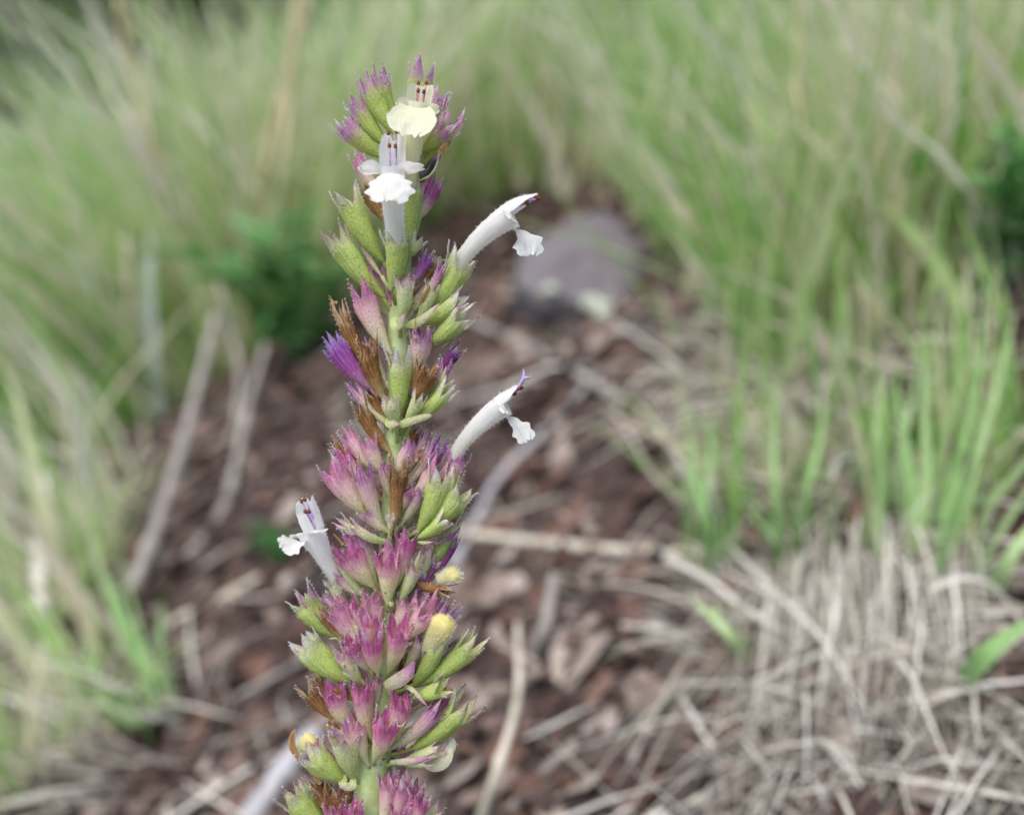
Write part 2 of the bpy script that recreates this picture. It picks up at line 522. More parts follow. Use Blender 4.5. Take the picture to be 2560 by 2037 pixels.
def calyx(B, T, wid, style, roll=None, bend=0.06, flare=0.10, tm=None, name='calyx', hairs=230, blunt=False, tl=None):
    """five-toothed ribbed calyx from base B to the tip of its teeth T; wid = mouth width (m)"""
    B = np.asarray(B); T = np.asarray(T)
    if tm is None: tm = {'GP': .58, 'G': .68, 'B': .64, 'V': .62}.get(style, random.uniform(.66, .74))
    L = np.linalg.norm(T - B)
    az = (T - B) / L
    if roll is None: roll = random.uniform(0, 2 * math.pi)
    ref = np.array([0, 0, 1.0])
    bd = -(ref - (ref @ az) * az)
    nb = np.linalg.norm(bd)
    bd = bd / nb if nb > 0.05 else unit(np.cross(az, RIGHT))
    ax = bd
    ay = np.cross(az, ax)
    R = wid * 0.5
    nT, nS, MC = 9, 6, 9
    h = math.pi / 5
    tls = tl if tl is not None else [random.uniform(0.62, 1.12) for _ in range(5)]
    fl = [flare + random.uniform(-.12, .16) for _ in range(5)]
    def centre(tt):
        return B[None, :] + (tt * L)[:, None] * az + (bend * L * 4 * tt * (1 - tt))[:, None] * bd
    def prof(tt):
        return np.interp(tt, [0, .05, .15, .32, .5, tm, 1], [.18, .28, .48, .74, .90, 1.0, 1.0])
    V, A = [], []
    tT = np.linspace(0, tm, nT)
    nc = 5 * (MC - 1)
    wob = [random.uniform(-.16, .16), random.uniform(-.08, .08), random.uniform(0, 50)]
    wid_seed = random.uniform(0, 100)
    for tt in tT:
        c = centre(np.array([tt]))[0]
        a = np.arange(nc) * (2 * math.pi / nc)
        rr = R * prof(tt) * (1 + 0.045 * np.cos(15 * a) * min(1, tt * 6) + wob[0] * np.cos(2 * a + wob[1] * 40) * tt * 1.5)
        ar = a + roll
        V.append(c + (rr * np.cos(ar))[:, None] * ax + (rr * np.sin(ar))[:, None] * ay)
        A.append(np.stack([np.full(nc, tt), np.zeros(nc), np.full(nc, .5), a], 1))
    V = list(np.vstack(V)); A = list(np.vstack(A))
    F = []
    for i in range(nT - 1):
        for k in range(nc):
            k2 = (k + 1) % nc
            F.append((i * nc + k, i * nc + k2, (i + 1) * nc + k2, (i + 1) * nc + k))
    phis = np.linspace(-1, 1, MC)
    tipdirs = []
    for s5 in range(5):
        ac = (s5 + .5) * 2 * h
        prev = [(nT - 1) * nc + (s5 * (MC - 1) + j) % nc for j in range(MC)]
        curl = random.uniform(-.25, .45)
        skew = random.uniform(-.22, .22)
        for i in range(1, nS + 1):
            s = i / nS
            tt = tm + (1 - tm) * tls[s5] * s
            c = centre(np.array([min(tt, 1.05)]))[0]
            wdt = h * (1 - s * 0.97) ** (.92 if not blunt else .5)
            a = ac + phis * wdt + skew * s * s
            rr = R * (1 + fl[s5] * s + curl * s * s * .5) * (1 + .09 * (1 - np.abs(phis)) * min(1, s * 2) + 0.03 * np.cos(15 * a) * (1 - s))
            ar = a + roll
            st = len(V)
            V.extend(c + (rr * np.cos(ar))[:, None] * ax + (rr * np.sin(ar))[:, None] * ay)
            A.extend(np.stack([np.full(MC, tt), np.abs(phis) ** 2 * min(1, s * 2.5), np.full(MC, .5), a], 1))
            cur = list(range(st, st + MC))
            for j in range(MC - 1):
                F.append((prev[j], prev[j + 1], cur[j + 1], cur[j]))
            prev = cur
    # irregular crumpling, stronger on the dry ones
    amp = (.22 if style == 'B' else .10) * R
    V = [p_ + np.array(mnoise.noise_vector(Vector(p_ * 900.0) + Vector((wid_seed, 0, 0)))) * amp * min(1, 2.2 * a_[0]) for p_, a_ in zip(V, A)]
    # pedicel joining the calyx to the stem
    k0 = int(np.argmin(((SPINE_DENSE - B) ** 2).sum(1)))
    k0 = min(k0 + 2, len(SPINE_DENSE) - 1)
    sp = SPINE_DENSE[k0]
    pv, pf, pa = tube(crom([sp, sp + (B - sp) * .6 + np.array([0, 0, -.0003]), B + az * L * .03], 5), .26 * MM, 6)
    off_ = len(V)
    V = np.vstack([np.array(V), pv]); A = np.vstack([np.array(A), pa * np.array([.05, 0, 1, 1])])
    F += [tuple(q_ + off_ for q_ in fc_) for fc_ in pf]
    nf = len(F)
    # short hairs on ribs and tooth margins
    HV, HF, HA = [], [], []
    n0 = off_
    nbase = len(V)
    tv = A[:, 0]
    ids = random.choices(range(nc, n0), weights=(0.5 + (tv[nc:n0] > tm) * 1.2 + A[nc:n0, 1] * 2).tolist(), k=hairs)
    for q in ids:
        p = V[q]
        cc = centre(np.array([min(tv[q], 1.0)]))[0]
        nrm = unit(p - cc) + 0.5 * az + 0.5 * rng.normal(size=3) * .6
        nrm = unit(nrm)
        ln = random.uniform(.16, .40) * MM
        sd_ = unit(np.cross(nrm, rng.normal(size=3))) * 0.020 * MM
        off = rng.normal(size=3) * .04 * MM
        b = nbase + len(HV)
        HV += [p + off + sd_, p + off - sd_, p + off + nrm * ln]
        HA += [A[q]] * 3
        HF.append((b, b + 1, b + 2))
    V = np.vstack([V, np.array(HV)]) if HV else V
    A = np.vstack([A, np.array(HA)]) if HA else A
    return mesh_obj(name, V, F + HF, [CAL[style], M_HAIR], spike, B, A, [0] * nf + [1] * len(HF))

zw = ZS / 20.0 * MM      # zoom pixel -> metres at the focus plane

# (zoom, base x,y, depth mm, tip x,y, depth mm, mouth width px, style [, extra])
CALYXES = [
 # top head
 (1, 800, 910, 0, 430, 560, 1.5, 185, 'GP'), (1, 840, 830, -1, 545, 410, -.5, 175, 'GP'),
 (1, 880, 720, 0, 665, 240, 0, 190, 'GP'), (1, 905, 640, -1.5, 760, 215, -1.5, 130, 'GP'),
 (1, 1000, 640, -1.5, 1100, 120, -1.5, 205, 'GP'), (1, 1080, 720, -1.5, 1265, 335, -1.5, 150, 'GP'),
 (1, 1110, 960, -.5, 1350, 500, .5, 200, 'GP'), (1, 1080, 880, 0, 1330, 600, 1.5, 150, 'GP'),
 (1, 790, 1200, 1, 575, 860, 1.5, 115, 'P'), (1, 790, 1700, 1.2, 495, 1105, 2.2, 215, 'G'),
 (1, 800, 1980, 1.2, 400, 1445, 2.0, 200, 'G'), (1, 790, 1830, .6, 575, 1390, .8, 80, 'P'),
 (1, 855, 1930, 2.6, 893, 1450, 3.6, 188, 'G'), (1, 985, 1640, 1.2, 1030, 960, 1.2, 130, 'G'),
 (1, 1000, 1620, .2, 1080, 1080, -.2, 90, 'L'), (1, 970, 1680, 1.4, 1085, 1500, 2.4, 105, 'L'),
 (1, 930, 1250, -1, 900, 700, -1, 150, 'G'), (1, 1010, 1300, -1, 1130, 800, -1, 140, 'G'),
 # second whorl, right
 (2, 1120, 590, .5, 1425, 60, 1.0, 225, 'G'), (2, 1010, 340, .6, 1155, 75, 1.0, 95, 'V'),
 (2, 1070, 350, 0, 1225, 120, 0, 70, 'B'), (2, 930, 640, 2.6, 945, 250, 4.0, 140, 'L'),
 (2, 1010, 560, 2.0, 1270, 150, 2.2, 60, 'C'), (2, 1050, 620, 2, 1185, 300, 2.6, 105, 'L'),
 (2, 1060, 650, 1.6, 1450, 420, 2.2, 170, 'G'), (2, 1140, 810, 1.0, 1440, 520, 2.0, 200, 'G'),
 (2, 855, 880, 2.0, 600, 265, 2.4, 175, 'P'), (2, 800, 1130, 1.2, 425, 440, 1.6, 120, 'B'),
 (2, 800, 1230, 2.0, 660, 720, 3.2, 160, 'B'), (2, 700, 1140, 1.6, 380, 725, 2.6, 175, 'V'),
 (2, 820, 1100, 1.4, 680, 760, 1.0, 90, 'P'),
 (2, 1010, 1070, 1.2, 1085, 640, 2.4, 180, 'C'), (2, 1100, 1090, .6, 1395, 800, 1.0, 110, 'D'),
 (2, 1020, 1230, 2.2, 1150, 900, 3.6, 165, 'B'), (2, 1120, 1220, .8, 1300, 900, 1.2, 110, 'C'),
 (2, 910, 1370, 3.0, 915, 810, 4.2, 182, 'G'), (2, 905, 1430, 3.0, 845, 1200, 4.4, 150, 'L', dict(blunt=True, flare=-.3)),
 (2, 1010, 1410, 2.2, 1320, 1090, 2.6, 150, 'G'), (2, 1040, 1340, 1.4, 1310, 1020, 1.2, 120, 'G'), (2, 960, 1400, 3.2, 1085, 1170, 4.0, 95, 'L'),
 (2, 860, 1440, 1.6, 540, 1090, 1.6, 110, 'C'), (2, 850, 1640, 1.6, 590, 1200, 2.2, 125, 'B'),
 (2, 820, 1400, 1.2, 690, 1130, 1.8, 120, 'B'), (2, 935, 1640, .2, 1070, 1390, .4, 110, 'B'),
 (2, 760, 1180, .6, 640, 1000, 1.0, 90, 'C'),
 # third whorl
 (3, 950, 430, 1.6, 640, 60, 1.6, 140, 'P'), (3, 960, 430, 2.4, 815, 110, 3.0, 125, 'P'),
 (3, 850, 460, 1.0, 565, 130, 1.2, 110, 'B'), (3, 840, 500, 1.8, 590, 190, 2.4, 120, 'M'),
 (3, 860, 740, 2.0, 520, 300, 3.0, 205, 'P'), (3, 950, 820, 3.0, 770, 270, 4.4, 170, 'C'),
 (3, 1020, 830, 3.4, 1040, 280, 5.0, 150, 'B', dict(flare=.45)), (3, 1010, 440, 2.0, 1200, 150, 2.8, 155, 'C'),
 (3, 950, 420, 1.8, 870, 120, 1.4, 100, 'C'), (3, 1010, 600, 2.4, 960, 280, 2.8, 130, 'C'),
 (3, 1080, 480, .6, 1300, 30, .6, 85, 'C'), (3, 1040, 400, 0, 1235, 30, -.4, 90, 'C'),
 (3, 1150, 540, .8, 1420, 110, .8, 110, 'V'), (3, 1110, 520, 1.6, 1370, 150, 1.8, 100, 'C'),
 (3, 1350, 660, -.4, 1535, 190, .2, 200, 'C', dict(tm=.72)), (3, 1060, 720, 2.8, 1145, 490, 3.8, 120, 'M'),
 (3, 1080, 740, 2.2, 1400, 260, 2.2, 150, 'P'), (3, 1090, 800, 2.6, 1230, 480, 3.0, 130, 'C'),
 (3, 1215, 860, 2.4, 1400, 340, 3.2, 190, 'G'), (3, 1250, 860, 1.8, 1590, 450, 2.6, 200, 'G'), (3, 1240, 870, 2.2, 1520, 360, 2.6, 140, 'G'),
 (3, 1210, 910, 3.0, 1460, 730, 3.6, 120, 'G', dict(blunt=True)), (3, 1380, 900, 1.4, 1545, 680, 1.6, 40, 'V'), (3, 1330, 960, 1.6, 1545, 835, 1.8, 36, 'V'),
 (3, 1000, 870, 2.8, 795, 680, 3.6, 100, 'C'), (3, 960, 940, 3.2, 580, 755, 3.6, 70, 'L', dict(flare=.6)), (3, 960, 930, 3.4, 680, 800, 4.2, 70, 'L', dict(flare=.5)),
 (3, 1000, 900, 3.6, 1000, 730, 4.6, 45, 'L'),
 # fourth whorl
 (3, 870, 1280, 2.4, 630, 880, 3.6, 215, 'M', dict(tm=.62)), (3, 890, 1260, 1.8, 745, 810, 2.2, 200, 'C'),
 (3, 985, 1410, 3.4, 985, 960, 4.8, 185, 'M', dict(tm=.6, flare=0)), (3, 1030, 1300, 2.4, 1130, 790, 3.0, 165, 'M'), (3, 990, 1250, 2.0, 1010, 860, 2.8, 170, 'P'),
 (3, 1050, 1400, 2.0, 1230, 950, 2.4, 120, 'L'), (3, 1070, 1400, 2.6, 1195, 1090, 3.2, 115, 'L', dict(blunt=True)),
 (3, 1180, 1290, .4, 1545, 640, .4, 120, 'G'), (3, 1120, 1330, 1.0, 1330, 940, 1.2, 120, 'L'),
 (3, 1260, 1280, .8, 1545, 860, 1.2, 50, 'D'), (3, 1240, 1300, 1.2, 1365, 1060, 1.6, 42, 'D'), (3, 1200, 1330, 1.4, 1250, 1160, 1.8, 40, 'V'),
 (3, 1190, 1240, 1.6, 1500, 1330, 2.0, 115, 'B'),
 (3, 690, 1460, .4, 545, 1180, 1.2, 130, 'L'), (3, 830, 1390, 1.6, 590, 1000, 1.8, 95, 'L'), (3, 800, 1360, 1.2, 560, 1160, 1.4, 90, 'C'),
 (3, 620, 1680, 1.2, 270, 1310, 1.8, 205, 'G'), (3, 600, 1600, .8, 320, 1270, .8, 130, 'GP'), (3, 650, 1690, 2.0, 440, 1420, 2.6, 95, 'B'),
 (3, 680, 1500, .6, 470, 1330, .6, 90, 'C'),
 (3, 800, 1740, 2.6, 545, 1410, 3.6, 150, 'P'), (3, 830, 1720, 2.4, 650, 1340, 3.0, 150, 'M'), (3, 890, 1710, 3.0, 760, 1370, 4.0, 140, 'P'),
 (3, 935, 1660, 2.4, 855, 1270, 3.0, 150, 'P'), (3, 880, 1760, 3.4, 850, 1460, 4.8, 140, 'M'), (3, 780, 1560, 1.4, 560, 1330, 1.6, 120, 'P'),
 (3, 1010, 1660, 2.2, 1140, 1330, 3.0, 140, 'P'), (3, 1060, 1700, 2.0, 1265, 1310, 2.4, 140, 'P'), (3, 1110, 1720, 1.6, 1370, 1290, 1.8, 130, 'P'),
 (3, 1180, 1740, 1.0, 1450, 1370, 1.0, 120, 'C'), (3, 1080, 1700, 2.8, 1300, 1440, 3.4, 130, 'P'), (3, 1300, 1640, .6, 1550, 1440, .6, 60, 'V'),
 (4, 905, 620, 4.0, 855, 240, 6.4, 185, 'M', dict(flare=.2)), (4, 990, 610, 3.6, 1070, 190, 6.0, 185, 'M', dict(flare=.1)), (4, 790, 560, 3.0, 680, 330, 5.0, 150, 'M'),
 (4, 850, 600, 3.2, 750, 420, 4.6, 120, 'C'), (4, 1110, 600, 2.0, 1250, 300, 2.4, 120, 'C'),
 # fifth whorl
 (4, 1180, 720, 1.6, 1390, 310, 2.4, 180, 'G', dict(flare=-.1)), (4, 1210, 720, 1.2, 1700, 320, 1.8, 180, 'G'), (4, 1200, 640, .4, 1460, 400, .4, 80, 'P'),
 (4, 690, 690, 2.0, 290, 310, 2.6, 250, 'G', dict(tm=.7)), (4, 760, 660, 2.8, 620, 400, 3.4, 130, 'C'), (4, 780, 680, 3.2, 680, 560, 4.4, 100, 'L', dict(blunt=True)),
 (4, 1170, 810, 2.6, 1440, 700, 4.2, 150, 'G', dict(flare=.2)),
 (4, 570, 980, 1.0, 330, 690, 1.4, 120, 'B'), (4, 620, 880, .8, 400, 590, .8, 110, 'B'), (4, 720, 830, 1.2, 560, 680, 1.2, 120, 'B'),
 (4, 670, 1030, 2.6, 560, 680, 3.6, 185, 'M'), (4, 855, 1120, 3.0, 795, 650, 4.4, 185, 'M'), (4, 890, 900, 2.0, 900, 610, 2.4, 90, 'C'),
 (4, 985, 1190, 2.8, 1085, 740, 4.4, 150, 'M', dict(tm=.7)), (4, 880, 1290, 3.6, 980, 900, 5.6, 185, 'M', dict(tm=.72, flare=-.05)),
 (4, 990, 1210, 2.2, 1440, 810, 3.0, 150, 'C'), (4, 1180, 1200, 1.4, 1630, 790, 2.0, 210, 'G'), (4, 1220, 880, 1.2, 1480, 720, 1.2, 70, 'B'),
 (4, 1150, 1050, .6, 1500, 780, .4, 100, 'M'),
 (4, 800, 1270, 2.6, 590, 960, 3.6, 150, 'C'), (4, 830, 1320, 3.0, 745, 930, 4.2, 140, 'P'), (4, 720, 1200, 1.8, 560, 960, 2.0, 110, 'B'),
 (4, 720, 1430, 3.0, 670, 1020, 4.6, 205, 'L', dict(flare=.3)), (4, 670, 1450, 2.2, 350, 1190, 3.2, 215, 'G'), (4, 560, 1330, 1.0, 420, 1110, 1.0, 110, 'C'),
 (4, 1100, 1290, 2.0, 1420, 1180, 2.4, 110, 'L'), (4, 1060, 1300, 2.8, 1340, 1290, 3.4, 90, 'L'), (4, 1180, 1290, .6, 1490, 1100, .4, 120, 'L'),
 # sixth whorl, cut by the frame
 (4, 520, 1830, 1.2, 225, 1500, 1.8, 225, 'G'), (4, 480, 1760, .4, 290, 1460, .2, 140, 'G'), (4, 650, 1830, 1.6, 440, 1400, 1.8, 160, 'B'), (4, 700, 1800, 2.0, 620, 1470, 2.2, 150, 'B'), (4, 560, 1640, .6, 400, 1420, .6, 110, 'B'),
 (4, 610, 1880, 2.6, 555, 1560, 3.6, 150, 'M'), (4, 780, 1900, 3.2, 735, 1580, 4.6, 145, 'M'), (4, 680, 1930, 3.2, 640, 1660, 4.4, 140, 'M'),
 (4, 930, 1830, 3.0, 985, 1370, 3.4, 150, 'P'), (4, 1000, 1840, 2.8, 1090, 1390, 3.0, 155, 'P'), (4, 1050, 1870, 2.4, 1185, 1450, 2.4, 150, 'P'),
 (4, 1090, 1900, 2.4, 1250, 1540, 2.8, 140, 'M'), (4, 1010, 1940, 3.4, 1080, 1600, 4.4, 150, 'M'), (4, 1150, 1920, 1.2, 1360, 1620, 1.2, 140, 'L'), (4, 1120, 1800, .2, 1230, 1420, -.2, 110, 'C'),
]
for c in CALYXES:
    z, bx_, by_, bw, tx_, ty_, tw, wd, stl = c[:9]
    kw = c[9] if len(c) > 9 else {}
    calyx(Z(z, bx_, by_, bw), Z(z, tx_, ty_, tw), wd * zw * random.uniform(.84, .98), stl, **kw)

# back side of the whorls and the part of the spike below the frame

rad = np.interp(np.linspace(0, 1, 60), [0, .15, .5, .62, 1], [.8, 1.3, 1.5, 2.1, 2.4]) * MM
v, f, a = tube(stem_pts, rad, 12, 0.12)
mesh_obj('stem', v, f, M_STEM, spike, ROOT, a)
for (px, py) in ((1000, 560), (995, 790), (985, 1060), (975, 1330), (962, 1560), (945, 1780), (925, 1990)):
    for k in range(6):
        an = -math.pi * (0.12 + .76 * k / 5)       # fan behind the stem
        o1 = camvec(math.cos(an) * .0012, 0, math.sin(an) * .0012)
        ln = random.uniform(6.5, 8.5) * MM
        dirv = camvec(math.cos(an) * .45, .85, math.sin(an) * .55)
        b = P(px, py, 0) + o1
        calyx(b, b + unit(dirv) * ln, random.uniform(2.3, 3.0) * MM, random.choice(['G', 'P', 'C', 'M', 'B', 'L']), hairs=60)
for kk, fr in enumerate((.3, .5)):
    b0 = spine[-1] * (1 - fr) + ROOT * fr
    for k in range(10):
        an = 2 * math.pi * k / 10 + kk
        calyx(b0 + camvec(math.cos(an), 0, math.sin(an)) * .0015, b0 + camvec(math.cos(an) * .0055, .0075, math.sin(an) * .0055), 2.6 * MM, random.choice(['G', 'P', 'M', 'B']), hairs=40)

def bract(pts, width, mat, name='bract', n=10, cup=.25, tipw=0.0, nrm=None, round_=False, point=False):
    """pointed little leaf along control points"""
    c = crom(pts, n)
    tan = np.gradient(c, axis=0)
    V, A = [], []
    mcols = 5
    for i in range(n):
        tg = unit(tan[i])
        nn = nrm if nrm is not None else -FWD
        ac = unit(np.cross(tg, nn)); nv = np.cross(ac, tg)
        s = i / (n - 1)
        wv = width * .5 * ((math.sin(math.pi * min(1, s * .82 + .18)) ** .8) if not round_ else math.sqrt(max(0, 1 - (2 * s - 1) ** 2)) * .9 + .1) + 1e-6
        if point: wv = width * .5 * (1 - s) ** .8 + 1e-6
        for j in range(mcols):
            q = 2 * j / (mcols - 1) - 1
            V.append(c[i] + ac * q * wv - nv * (q * q) * cup * wv)
            A.append((s, q * q * (s > .4), .5, q))
    F = [(i * mcols + j, i * mcols + j + 1, (i + 1) * mcols + j + 1, (i + 1) * mcols + j) for i in range(n - 1) for j in range(mcols - 1)]
    return mesh_obj(name, V, F, mat, spike, np.asarray(pts[0]), A)

bract([Z(4, 960, 730, 3.4), Z(4, 1050, 690, 4.6), Z(4, 1140, 620, 5.0), Z(4, 1190, 520, 4.6)], 110 * zw, CAL['C'])
bract([Z(4, 1110, 720, 3.6), Z(4, 1180, 760, 4.4), Z(4, 1290, 880, 4.6)], 40 * zw, CAL['L'])
bract([Z(4, 720, 1430, 3.2), Z(4, 700, 1500, 4.0), Z(4, 620, 1510, 4.4)], 60 * zw, CAL['L'])
bract([Z(4, 640, 1400, 2.6), Z(4, 640, 1480, 3.2), Z(4, 700, 1480, 3.4)], 70 * zw, CAL['L'])
bract([Z(4, 320, 1300, 1.6), Z(4, 255, 1210, 1.8), Z(4, 245, 1120, 1.8), Z(4, 275, 1045, 1.6)], 55 * zw, CAL['B'])
bract([Z(4, 460, 1480, 1.2), Z(4, 400, 1370, 1.4), Z(4, 310, 1290, 1.4)], 60 * zw, CAL['B'])
bract([Z(3, 960, 940, 3.4), Z(3, 820, 900, 4.4), Z(3, 700, 830, 4.8)], 60 * zw, CAL['L'])
bract([Z(3, 1210, 940, 3.0), Z(3, 1270, 945, 3.8), Z(3, 1335, 938, 4.0)], 26 * zw, CAL['L'])
bract([Z(3, 990, 1400, 3.6), Z(3, 1015, 1420, 4.2), Z(3, 1020, 1385, 4.6)], 30 * zw, CAL['L'])
bract([Z(2, 870, 600, 2.6), Z(2, 900, 660, 3.6), Z(2, 970, 560, 4.4)], 80 * zw, CAL['L'])
bract([Z(2, 960, 660, 2.4), Z(2, 1080, 620, 3.4), Z(2, 1240, 480, 3.4)], 70 * zw, CAL['L'])
bract([Z(2, 900, 1430, 3.2), Z(2, 960, 1410, 4.2), Z(2, 1120, 1360, 4.0), Z(2, 1180, 1350, 3.6)], 60 * zw, CAL['L'])
bract([Z(2, 820, 1370, 3.0), Z(2, 850, 1410, 4.2), Z(2, 920, 1420, 4.4)], 80 * zw, CAL['L'])
bract([Z(4, 1000, 1310, 3.2), Z(4, 1180, 1300, 4.0), Z(4, 1330, 1270, 4.0)], 50 * zw, CAL['C'])
bract([Z(2, 1080, 510, 2.4), Z(2, 1110, 430, 3.2), Z(2, 1180, 310, 3.4)], 34 * zw, CAL['B'])
bract([Z(2, 850, 520, 2.2), Z(2, 845, 440, 2.6), Z(2, 838, 330, 2.6)], 30 * zw, CAL['D'])
bract([Z(3, 800, 720, 3.4), Z(3, 800, 640, 3.8), Z(3, 806, 540, 3.8)], 26 * zw, CAL['B'])
bract([Z(4, 620, 380, 2.8), Z(4, 580, 355, 3.2), Z(4, 525, 360, 3.0)], 16 * zw, CAL['L'])
bract([Z(4, 1040, 1020, 5.2), Z(4, 1090, 1030, 5.4), Z(4, 1130, 980, 5.4)], 14 * zw, CAL['L'])
bract([Z(2, 1240, 830, .8), Z(2, 1300, 780, 1.0), Z(2, 1325, 690, 1.0)], 8 * zw, CAL['C'])
# dried open teeth and brown tatters sticking out between the calyces
for (z_, x0, y0, x1, y1, dd) in ((3, 770, 400, 765, 240, 4.6), (3, 1205, 320, 1208, 200, 4.4), (3, 1240, 330, 1270, 180, 3.6), (2, 1040, 760, 1045, 580, 3.6), (2, 1190, 800, 1310, 770, 1.6), (3, 640, 960, 560, 870, 3.0),
                                 (4, 850, 290, 850, 215, 6.6), (4, 1150, 270, 1205, 240, 6.2), (4, 560, 1040, 480, 1040, 3.4), (4, 570, 1090, 530, 1150, 3.6), (4, 1400, 820, 1490, 730, 1.6), (2, 430, 490, 365, 450, 1.6), (2, 440, 480, 370, 500, 1.6), (1, 610, 1460, 560, 1375, 1.0)):
    q0 = Z(z_, x0, y0, dd); q1 = Z(z_, x1, y1, dd)
    bract([q0, (q0 + q1) / 2 + camvec(0, .00008, .0001), q1], 24 * zw, CAL['B'], point=True)

# small dark specks (old nutlets, grit) caught at the whorl bases
for (z_, x, y, dd, s) in ((4, 950, 1285, 4.2, 24), (4, 1060, 1220, 4.4, 26), (4, 1170, 1185, 3.6, 20), (4, 930, 1325, 4.2, 14), (2, 1000, 505, 3.2, 26), (2, 850, 505, 3.2, 16), (2, 1030, 490, 3.0, 14), (3, 935, 860, 4.4, 18), (3, 875, 840, 4.4, 12), (2, 905, 700, 2.0, 7), (2, 925, 675, 2.2, 8), (3, 965, 1330, 4.2, 14)):
    p0 = Z(z_, x, y, dd)
    v, f, a = tube(crom([p0 + camvec(-s, -s * .3, -s * .6) * zw * .5, p0, p0 + camvec(s, s * .3, -s * .6) * zw * .5], 5), np.array([.15, .8, 1, .8, .15]) * s * zw * .4, 7)
    mesh_obj('nutlet', v, f, M_SPECK, spike, p0, a)

# ------------------------------------------------------------------ blossoms
def grid_obj(name, pos, mat, parent, org, closed=False, tval=None, fuzz=0, fuzz_n=None, hl=1.0):
    n, mcols = pos.shape[:2]
    for i in range(n):
        for j in range(mcols):
            pos[i, j] += np.array(mnoise.noise_vector(Vector(pos[i, j] * 700.0))) * 1.3e-4 * min(1, i / n * 2) + np.array(mnoise.noise_vector(Vector(pos[i, j] * 2200.0))) * 4e-5 * min(1, i / n * 2)
    V = pos.reshape(-1, 3)
    A = []
    for i in range(n):
        for j in range(mcols):
            A.append(((tval[i] if tval is not None else i / (n - 1)), 0, .5, j / mcols * 6.2832))
    F = []
    for i in range(n - 1):
        for j in range(mcols if closed else mcols - 1):
            j2 = (j + 1) % mcols
            F.append((i * mcols + j, i * mcols + j2, (i + 1) * mcols + j2, (i + 1) * mcols + j))
    nf = len(F)
    fm = [0] * nf
    if fuzz:
        HV, HA = [], []
        dn = np.zeros_like(pos)
        gu = np.gradient(pos, axis=0); gv = np.gradient(pos, axis=1)
        dn = np.cross(gu, gv)
        dn /= (np.linalg.norm(dn, axis=2)[..., None] + 1e-15)
        dn = dn.reshape(-1, 3)
        if fuzz_n is not None:
            sg = np.sign(np.sum(dn * (V - fuzz_n(V)), axis=1)); sg[sg == 0] = 1
            dn = dn * sg[:, None]
        n0 = len(V)
        for q in rng.integers(0, n0, fuzz):
            d_ = unit(dn[q] + rng.normal(size=3) * .35)
            ln = random.uniform(.14, .36) * MM * hl
            sdv = unit(np.cross(d_, rng.normal(size=3))) * .02 * MM
            off = rng.normal(size=3) * .06 * MM
            b = n0 + len(HV)
            HV += [V[q] + off + sdv, V[q] + off - sdv, V[q] + off + d_ * ln]
            HA += [A[q]] * 3
            F.append((b, b + 1, b + 2)); fm.append(1)
        V = np.vstack([V, HV]); A = A + HA
    return mesh_obj(name, V, F, [mat, M_HAIR], parent, org, A, fm)

